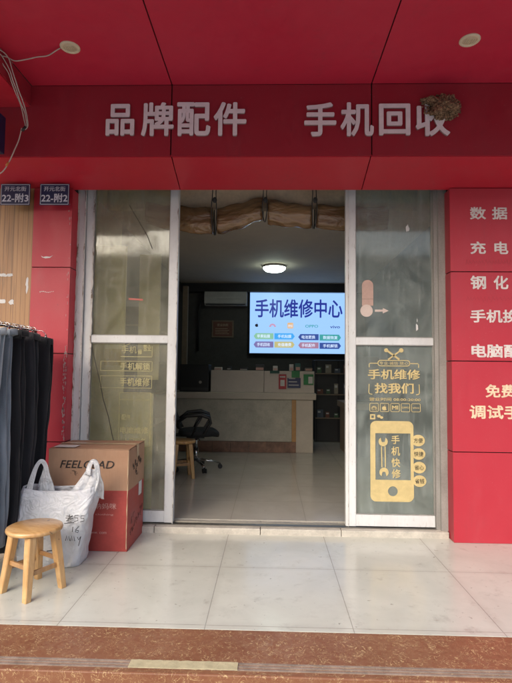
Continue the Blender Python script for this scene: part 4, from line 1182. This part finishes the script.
small('payment_card', 'green payment card at the right end of the raised shelf', 'card', .565, .730, 1.175, 1.35, 8.345, .012, GREENP, grn)
small('packet', 'small green packet above the navy packet', 'packet', .365, .50, 1.295, 1.405, 8.355, .018, GREENP)
small('packet', 'dark green flat packet hanging over the shelf edge, left of the red card', 'packet', .0, .16, 1.36, 1.402, 8.355, .018, simple('dark_green_pack', (.02, .10, .07), .5))
random.seed(33)
its = [(-.95, -.82, .05, 'pale cream carton lying flattest at the far left on the raised shelf', RISER), (-.74, -.66, .07, 'small black gadget second from the left on the raised shelf', BLACKP),
       (-.52, -.38, .045, 'flat black tray on the left raised shelf', BLACKP), (-.25, -.10, .10, 'dark rounded gadget at the joint of the two raised shelves', CABD),
       (.05, .13, .08, 'small white carton on the raised shelf, right of the joint', PAPER), (.33, .40, .11, 'small pale carton standing above the green packet', PAPER),
       (.43, .52, .125, 'small teal carton standing beside the pale carton on the shelf', simple('teal_pack', (.05, .15, .13), .5)), (.60, .72, .05, 'flat brown carton at the right end of the raised shelf', CABW)]
for x0_, x1_, h, lb, m_ in its:
    z = 1.407
    t = thing('small_carton', lb, 'carton', ((x0_ + x1_) / 2, 8.5, z), 0, 'things on top of the raised shelf')
    obj('carton', boxb(x0_, x1_, 8.44, 8.53, z, z + h), m_, t, bev=.006)
    obj('end_flap', boxb(x0_ + .01, x1_ - .01, 8.437, 8.4395, z + .008, z + h * .5), STEEL if m_ is BLACKP else INKP, t)

# screen on the back wall
YW = 10.2
sc = thing('wall_display_screen', 'lit blue wall screen with dark blue Chinese title and coloured arrow buttons', 'screen', (.53, YW, 1.76))
obj('housing', boxb(-.455, 1.585, YW, YW + .09, 1.735, 3.075), BLACKP, sc, bev=.006)
obj('display', boxb(-.425, 1.555, YW - .004, YW - .001, 1.765, 3.045), SCREEN, sc)
YS = YW - .006
def sx_(p): return (p - 250) * (1.92 / 94.0) - .425
def sz_(p): return 3.05 - (p - 291) * .0203
textobj('title_text', SC['ink'], sc, [('手机维修中心', sx_(255), sx_(343.5), sz_(318), sz_(299), YS, .022)])
bm = BM(); apple(bm, sx_(257), sz_(326), .035, YS); obj('logo_mark', bm, SC['black'], sc)
bm = BM(); petals(bm, sx_(273), sz_(327.5), .075, YS); obj('logo_mark', bm, SC['red'], sc)
bm = BM(); poly(bm, rrect(sx_(288), sx_(294), sz_(329), sz_(323), .02), YS); o = obj('logo_mark', bm, SC['orange'], sc)
textobj('logo_text', SC['white'], o, [('mi', sx_(289), sx_(293), sz_(327.8), sz_(324.2), YS - .002, .0)])
textobj('logo_text', SC['teal'], sc, [('OPPO', sx_(306), sx_(319), sz_(328), sz_(325), YS, .02)])
textobj('logo_text', SC['navy'], sc, [('vivo', sx_(331), sx_(341), sz_(328.5), sz_(325.5), YS, .02)])
def arrow(x0, x1, zc, h, col, word, lft, rgt):
    a, b_ = sx_(x0), sx_(x1); z = sz_(zc); d = .045
    pts = [(a + (d if lft else 0), z - h / 2), (b_ - (d if rgt else 0), z - h / 2)] + ([(b_, z)] if rgt else []) + [(b_ - (d if rgt else 0), z + h / 2), (a + (d if lft else 0), z + h / 2)] + ([(a, z)] if lft else [])
    bm = BM(); poly(bm, pts, YS); o = obj('arrow_button', bm, SC[col], sc)
    textobj('button_text', SC['white'], o, [(word, a + .07, b_ - .07, z - .036, z + .036, YS - .002, .01)])
for x0_, x1_, z_, c_, w_, l_, r_ in ((254, 274, 337, 'green', '苹果贴膜', 1, 0), (275, 295.5, 337, 'cyan', '手机贴膜', 0, 1), (299, 319.5, 337.6, 'navy', '电池更换', 1, 0), (320.5, 342, 337.9, 'teal', '数据恢复', 0, 1),
                               (254, 274, 345.5, 'mauve', '手机回收', 1, 0), (275, 295.5, 345.5, 'gold', '充值缴费', 0, 1), (299, 319.5, 346, 'rose', '手机配件', 1, 0), (320.5, 342, 346.3, 'navy', '手机解锁', 0, 1)):
    arrow(x0_, x1_, z_, .125, c_, w_, l_, r_)

# air conditioner, notice
ac = thing('air_conditioner', 'white split air conditioner high on the dark back wall', 'air conditioner', (-.92, 10.2, 2.74))
bm = BM(); prf = [(10.29, 2.74), (10.12, 2.735), (10.06, 2.78), (10.045, 2.90), (10.07, 3.015), (10.12, 3.03), (10.29, 3.03)]
for s in (0, 1): pass
A = [bm.verts.new((-1.36, y, z)) for y, z in prf]; B = [bm.verts.new((-.485, y, z)) for y, z in prf]
for k in range(len(prf)): bm.faces.new((A[k], A[(k + 1) % 7], B[(k + 1) % 7], B[k]))
bm.faces.new(A); bm.faces.new(B); obj('body', bm, ACW, ac)
obj('outlet_vane', boxb(-1.33, -.515, 10.062, 10.075, 2.745, 2.762), BLACKP, ac)
obj('panel_line', boxb(-1.1, -.62, 10.0415, 10.044, 2.86, 2.866), STEEL, ac)
bm = BM(); tube(bm, [(-1.36, 10.2, 2.85), (-1.45, 10.2, 2.84), (-1.50, 10.22, 2.6), (-1.50, 10.25, 1.8)], .02, 8); obj('pipe', bm, CABD, ac, True)
nt_ = thing('framed_notice', 'small red brown framed certificate below the air conditioner', 'notice', (-.99, 10.28, 2.1))
obj('frame', boxb(-1.225, -.765, 10.272, 10.298, 2.085, 2.445), CABW, nt_, bev=.004)
obj('sheet', boxb(-1.195, -.795, 10.268, 10.271, 2.115, 2.415), NOTE, nt_)
textobj('lettering', TXTC, nt_, [('营业执照', -1.11, -.88, 2.32, 2.375, 10.2665, .0)])
bm = BM()
for k in range(4): box(bm, -1.15, -.86 - .03 * (k % 2), 10.2655, 10.267, 2.16 + .036 * k, 2.168 + .036 * k)
obj('text_lines', bm, TXTC, nt_)
# wall shelving & dark cabinet behind the counter
dc = thing('dark_display_cabinet', 'tall dark cabinet in the back right corner under the screen', 'cabinet', (1.2, 9.9, .058))
obj('case', boxb(.86, 1.75, 9.6, 10.18, .06, 1.62), CABD, dc, bev=.01)
for z in (.5, .95, 1.35): obj('shelf_edge', boxb(.88, 1.73, 9.545, 9.597, z, z + .02), CABW, dc)
for x in (.885, 1.30, 1.70): obj('door_stile', boxb(x, x + .03, 9.583, 9.5845, .08, 1.6), BLACKP, dc)
dk = thing('brown_desk', 'narrow brown desk edge showing just left of the right sliding door', 'desk', (1.6, 8.2, .058))
obj('desk_top', boxb(1.20, 1.90, 7.9, 8.9, .80, .90), CABW, dk, bev=.005)
obj('side_board', boxb(1.245, 1.28, 7.93, 8.85, .06, .798), CABW, dk)
obj('desk_front', boxb(1.285, 1.88, 7.96, 8.0, .06, .798), CABD, dk)
obj('leg', boxb(1.215, 1.24, 7.93, 7.96, .06, .798), STEEL, dk)
ms = thing('desk_monitor', 'dark monitor standing on the brown desk in front of the wall screen corner', 'monitor', (1.45, 8.5, .9))
obj('panel', boxb(1.28, 1.85, 8.45, 8.50, 1.02, 1.66), BLACKP, ms, bev=.01)
obj('stand', boxb(1.53, 1.60, 8.505, 8.56, .905, 1.15), BLACKP, ms)
obj('foot', boxb(1.43, 1.70, 8.42, 8.62, .901, .915), BLACKP, ms)
random.seed(44); nk = 0
PK = [simple('pack_' + n_, c_, .4) for n_, c_ in (('slate', (.10, .12, .16)), ('rust', (.22, .08, .05)), ('moss', (.06, .12, .06)), ('sand', (.30, .26, .20)))]
for row, z in enumerate((.525, .975, 1.375)):
    for k in range(5):
        x = .90 + k * .165 + random.uniform(0, .03); h_ = random.uniform(.08, .2)
        t = thing('accessory_pack', 'small dull accessory pack standing on a ledge of the dark back cabinet', 'packet', (x, 9.56, z), 0, 'accessory packs on the dark cabinet')
        obj('carton', boxb(x, x + random.uniform(.07, .12), 9.55, 9.582, z, z + h_), PK[(row + k) % 4], t, bev=.003)
        obj('header_card', boxb(x + .01, x + .06, 9.547, 9.5495, z + h_ * .6, z + h_ * .85), PAPER, t)
# picture shelf rows on the left dark wall
sh = thing('wall_shelf', 'dark wall shelf with small boxes along the left of the shop', 'shelf', (-1.7, 7.4, .058))
for z in (.6, 1.05, 1.5, 1.95): obj('shelf_board', boxb(-1.848, -1.62, 6.2, 8.0, z, z + .025), CABW, sh)
for y in (6.22, 7.1, 7.97): obj('upright', boxb(-1.845, -1.64, y, y + .02, .06, 2.2), CABD, sh)
# cream boards added behind the left door for the yellow tone in its glass
db = thing('cream_backing_board', 'cream yellow backing boards added behind the dusty left door to tint its glass', 'display board', (-1.4, 4.85, .058))
YEL = simple('cream_yellow_board', (.78, .66, .34), .6, 0, .2, 3)
obj('tall_panel', boxb(-1.80, -1.43, 4.80, 4.83, .06, 2.62), YEL, db)
obj('low_panel', boxb(-1.425, -1.13, 4.78, 4.81, .06, 1.17), YEL, db)
obj('upper_panel', boxb(-1.31, -1.10, 4.86, 4.89, 1.30, 2.55), MATS['cream_interior_wall'], db)
tag(rebase(obj('brown_post', boxb(-1.67, -1.575, 9.3, 9.4, .058, 3.0), CABW), (-1.62, 9.35, .058)), 'tall brown wooden post standing behind the left end of the counter', 'post')
obj('poster', boxb(-1.62, -1.45, 4.794, 4.797, 1.44, 1.60), simple('yellow_poster', (.62, .44, .08), .5), db)
# ceiling lamp
lp = thing('ceiling_lamp', 'lit round white ceiling lamp in the shop', 'lamp', (.06, 8.35, 3.2))
bm = BM(); lathe(bm, .06, 8.35, [(.205, 3.199), (.205, 3.165), (.195, 3.155)], 36); obj('base_ring', bm, ACW, lp, True)
bm = BM(); lathe(bm, .06, 8.35, [(.192, 3.165), (.185, 3.13), (.15, 3.10), (.08, 3.083), (0, 3.078)], 36); obj('diffuser', bm, LAMPM, lp, True)

# ------------------------------------------------------------------ across the street (seen in the glass)
ob = thing('opposite_building', 'pale plastered building across the street reflected in the door glass', 'building', (0, -20, -.33))
obj('wall', boxb(-22, 16, -24, -16.2, -.33, 7.0), OPPW, ob)
obj('roof', boxb(-22.3, 16.3, -24.3, -15.9, 7.02, 7.25), OPPR, ob)
for fl in (3.3,):
    for k in range(10):
        x = -20 + k * 3.7
        w = obj('window', boxb(x, x + 1.7, -16.198, -16.12, fl, fl + 1.7), ACW, ob)
        obj('pane', boxb(x + .08, x + 1.62, -16.118, -16.10, fl + .08, fl + 1.42), WINGLASS, w)
for k in range(6):
    obj('shutter', boxb(-20 + k * 6, -15.2 + k * 6, -16.198, -16.14, -.3, 2.6), OPPR, ob)
def tree(x, y, h, seed, label):
    t = thing('street_tree', label, 'tree', (x, y, -.33), 0, 'street trees across the road')
    random.seed(seed)
    bm = BM(); tube(bm, wob([(x, y, -.33), (x + .1, y, h * .35), (x - .05, y, h * .62)], 6, .05), .16, 10, .08)
    for k in range(6):
        a = k * 1.05; tube(bm, [(x, y, h * .42 + .1 * k), (x + math.cos(a) * .7, y + math.sin(a) * .7, h * .62), (x + math.cos(a) * 1.3, y + math.sin(a) * 1.3, h * .78)], [.06, .04, .015], 6)
    obj('trunk', bm, BARK, t, True)
    bm = BM()
    for k in range(2600):
        c = Vector((random.gauss(0, .55), random.gauss(0, .55), random.gauss(0, .45)))
        if noise.noise(c * 1.6 + Vector((seed, 0, 0))) < -.12: continue
        c = Vector((x + c.x * 1.7, y + c.y * 1.7, h * .78 + c.z * 1.8))
        s = random.uniform(.06, .13); M = Matrix.Rotation(random.uniform(0, 6), 3, Vector((random.random(), random.random(), random.random())).normalized())
        bm.faces.new([bm.verts.new(c + M @ Vector(p) * s) for p in ((-1, 0, 0), (0, -.5, 0), (1, 0, 0), (0, .5, .1))])
    obj('crown', bm, LEAF, t)
tree(-5.2, -11.4, 6.6, 1, 'leafy street tree added across the road towards the left')  # unseen tree, placed and heightened to cover bright sky reflected in the left pane
tree(4.2, -11.4, 5.6, 2, 'leafy street tree across the road towards the right')
tree(-1.6, -11.9, 6.6, 5, 'tallest leafy street tree, across the road in the middle')
tree(9.0, -11.6, 5.8, 9, 'leafy street tree farthest to the right across the road')

# ------------------------------------------------------------------ camera, world, light
cam = bpy.data.cameras.new('camera'); co = bpy.data.objects.new('camera', cam); COL.objects.link(co); S.camera = co
cam.sensor_fit = 'VERTICAL'; cam.sensor_height = 36; cam.sensor_width = 27; cam.lens = 495 / 683 * 36
cam.clip_start = .05; cam.clip_end = 2000
M = Matrix.Rotation(math.radians(1.65), 4, 'Z') @ Matrix.Rotation(math.radians(90 + 3.39), 4, 'X') @ Matrix.Rotation(.0105, 4, 'Z')
co.matrix_world = Matrix.Translation((0, 0, 1.4)) @ M

w = bpy.data.worlds.new('World'); S.world = w; w.use_nodes = True
nt = w.node_tree; bgn = nt.nodes['Background']
sky = nt.nodes.new('ShaderNodeTexSky'); sky.sky_type = 'NISHITA'; sky.sun_disc = False
SE, SR = math.radians(27), math.radians(206)
sky.sun_elevation = SE; sky.sun_rotation = SR; sky.air_density = 1.0; sky.dust_density = 2.5; sky.ozone_density = .6
nt.links.new(sky.outputs[0], bgn.inputs[0]); bgn.inputs[1].default_value = .14
sl = bpy.data.lights.new('sun', 'SUN'); sl.energy = 1.5; sl.angle = math.radians(60); sl.color = (1, .985, .96)
so = bpy.data.objects.new('sun', sl); COL.objects.link(so)
d = Vector((math.sin(SR) * math.cos(SE), math.cos(SR) * math.cos(SE), math.sin(SE)))
so.rotation_euler = d.to_track_quat('Z', 'Y').to_euler(); so.location = (0, -5, 12)

S.view_settings.view_transform = 'Standard'; S.view_settings.look = 'None'; S.view_settings.gamma = 1
S.view_settings.exposure = 1.32
S.render.engine = 'CYCLES'
S.cycles.max_bounces = 10; S.cycles.diffuse_bounces = 5; S.cycles.transparent_max_bounces = 12
S.render.resolution_x = 768; S.render.resolution_y = 1024
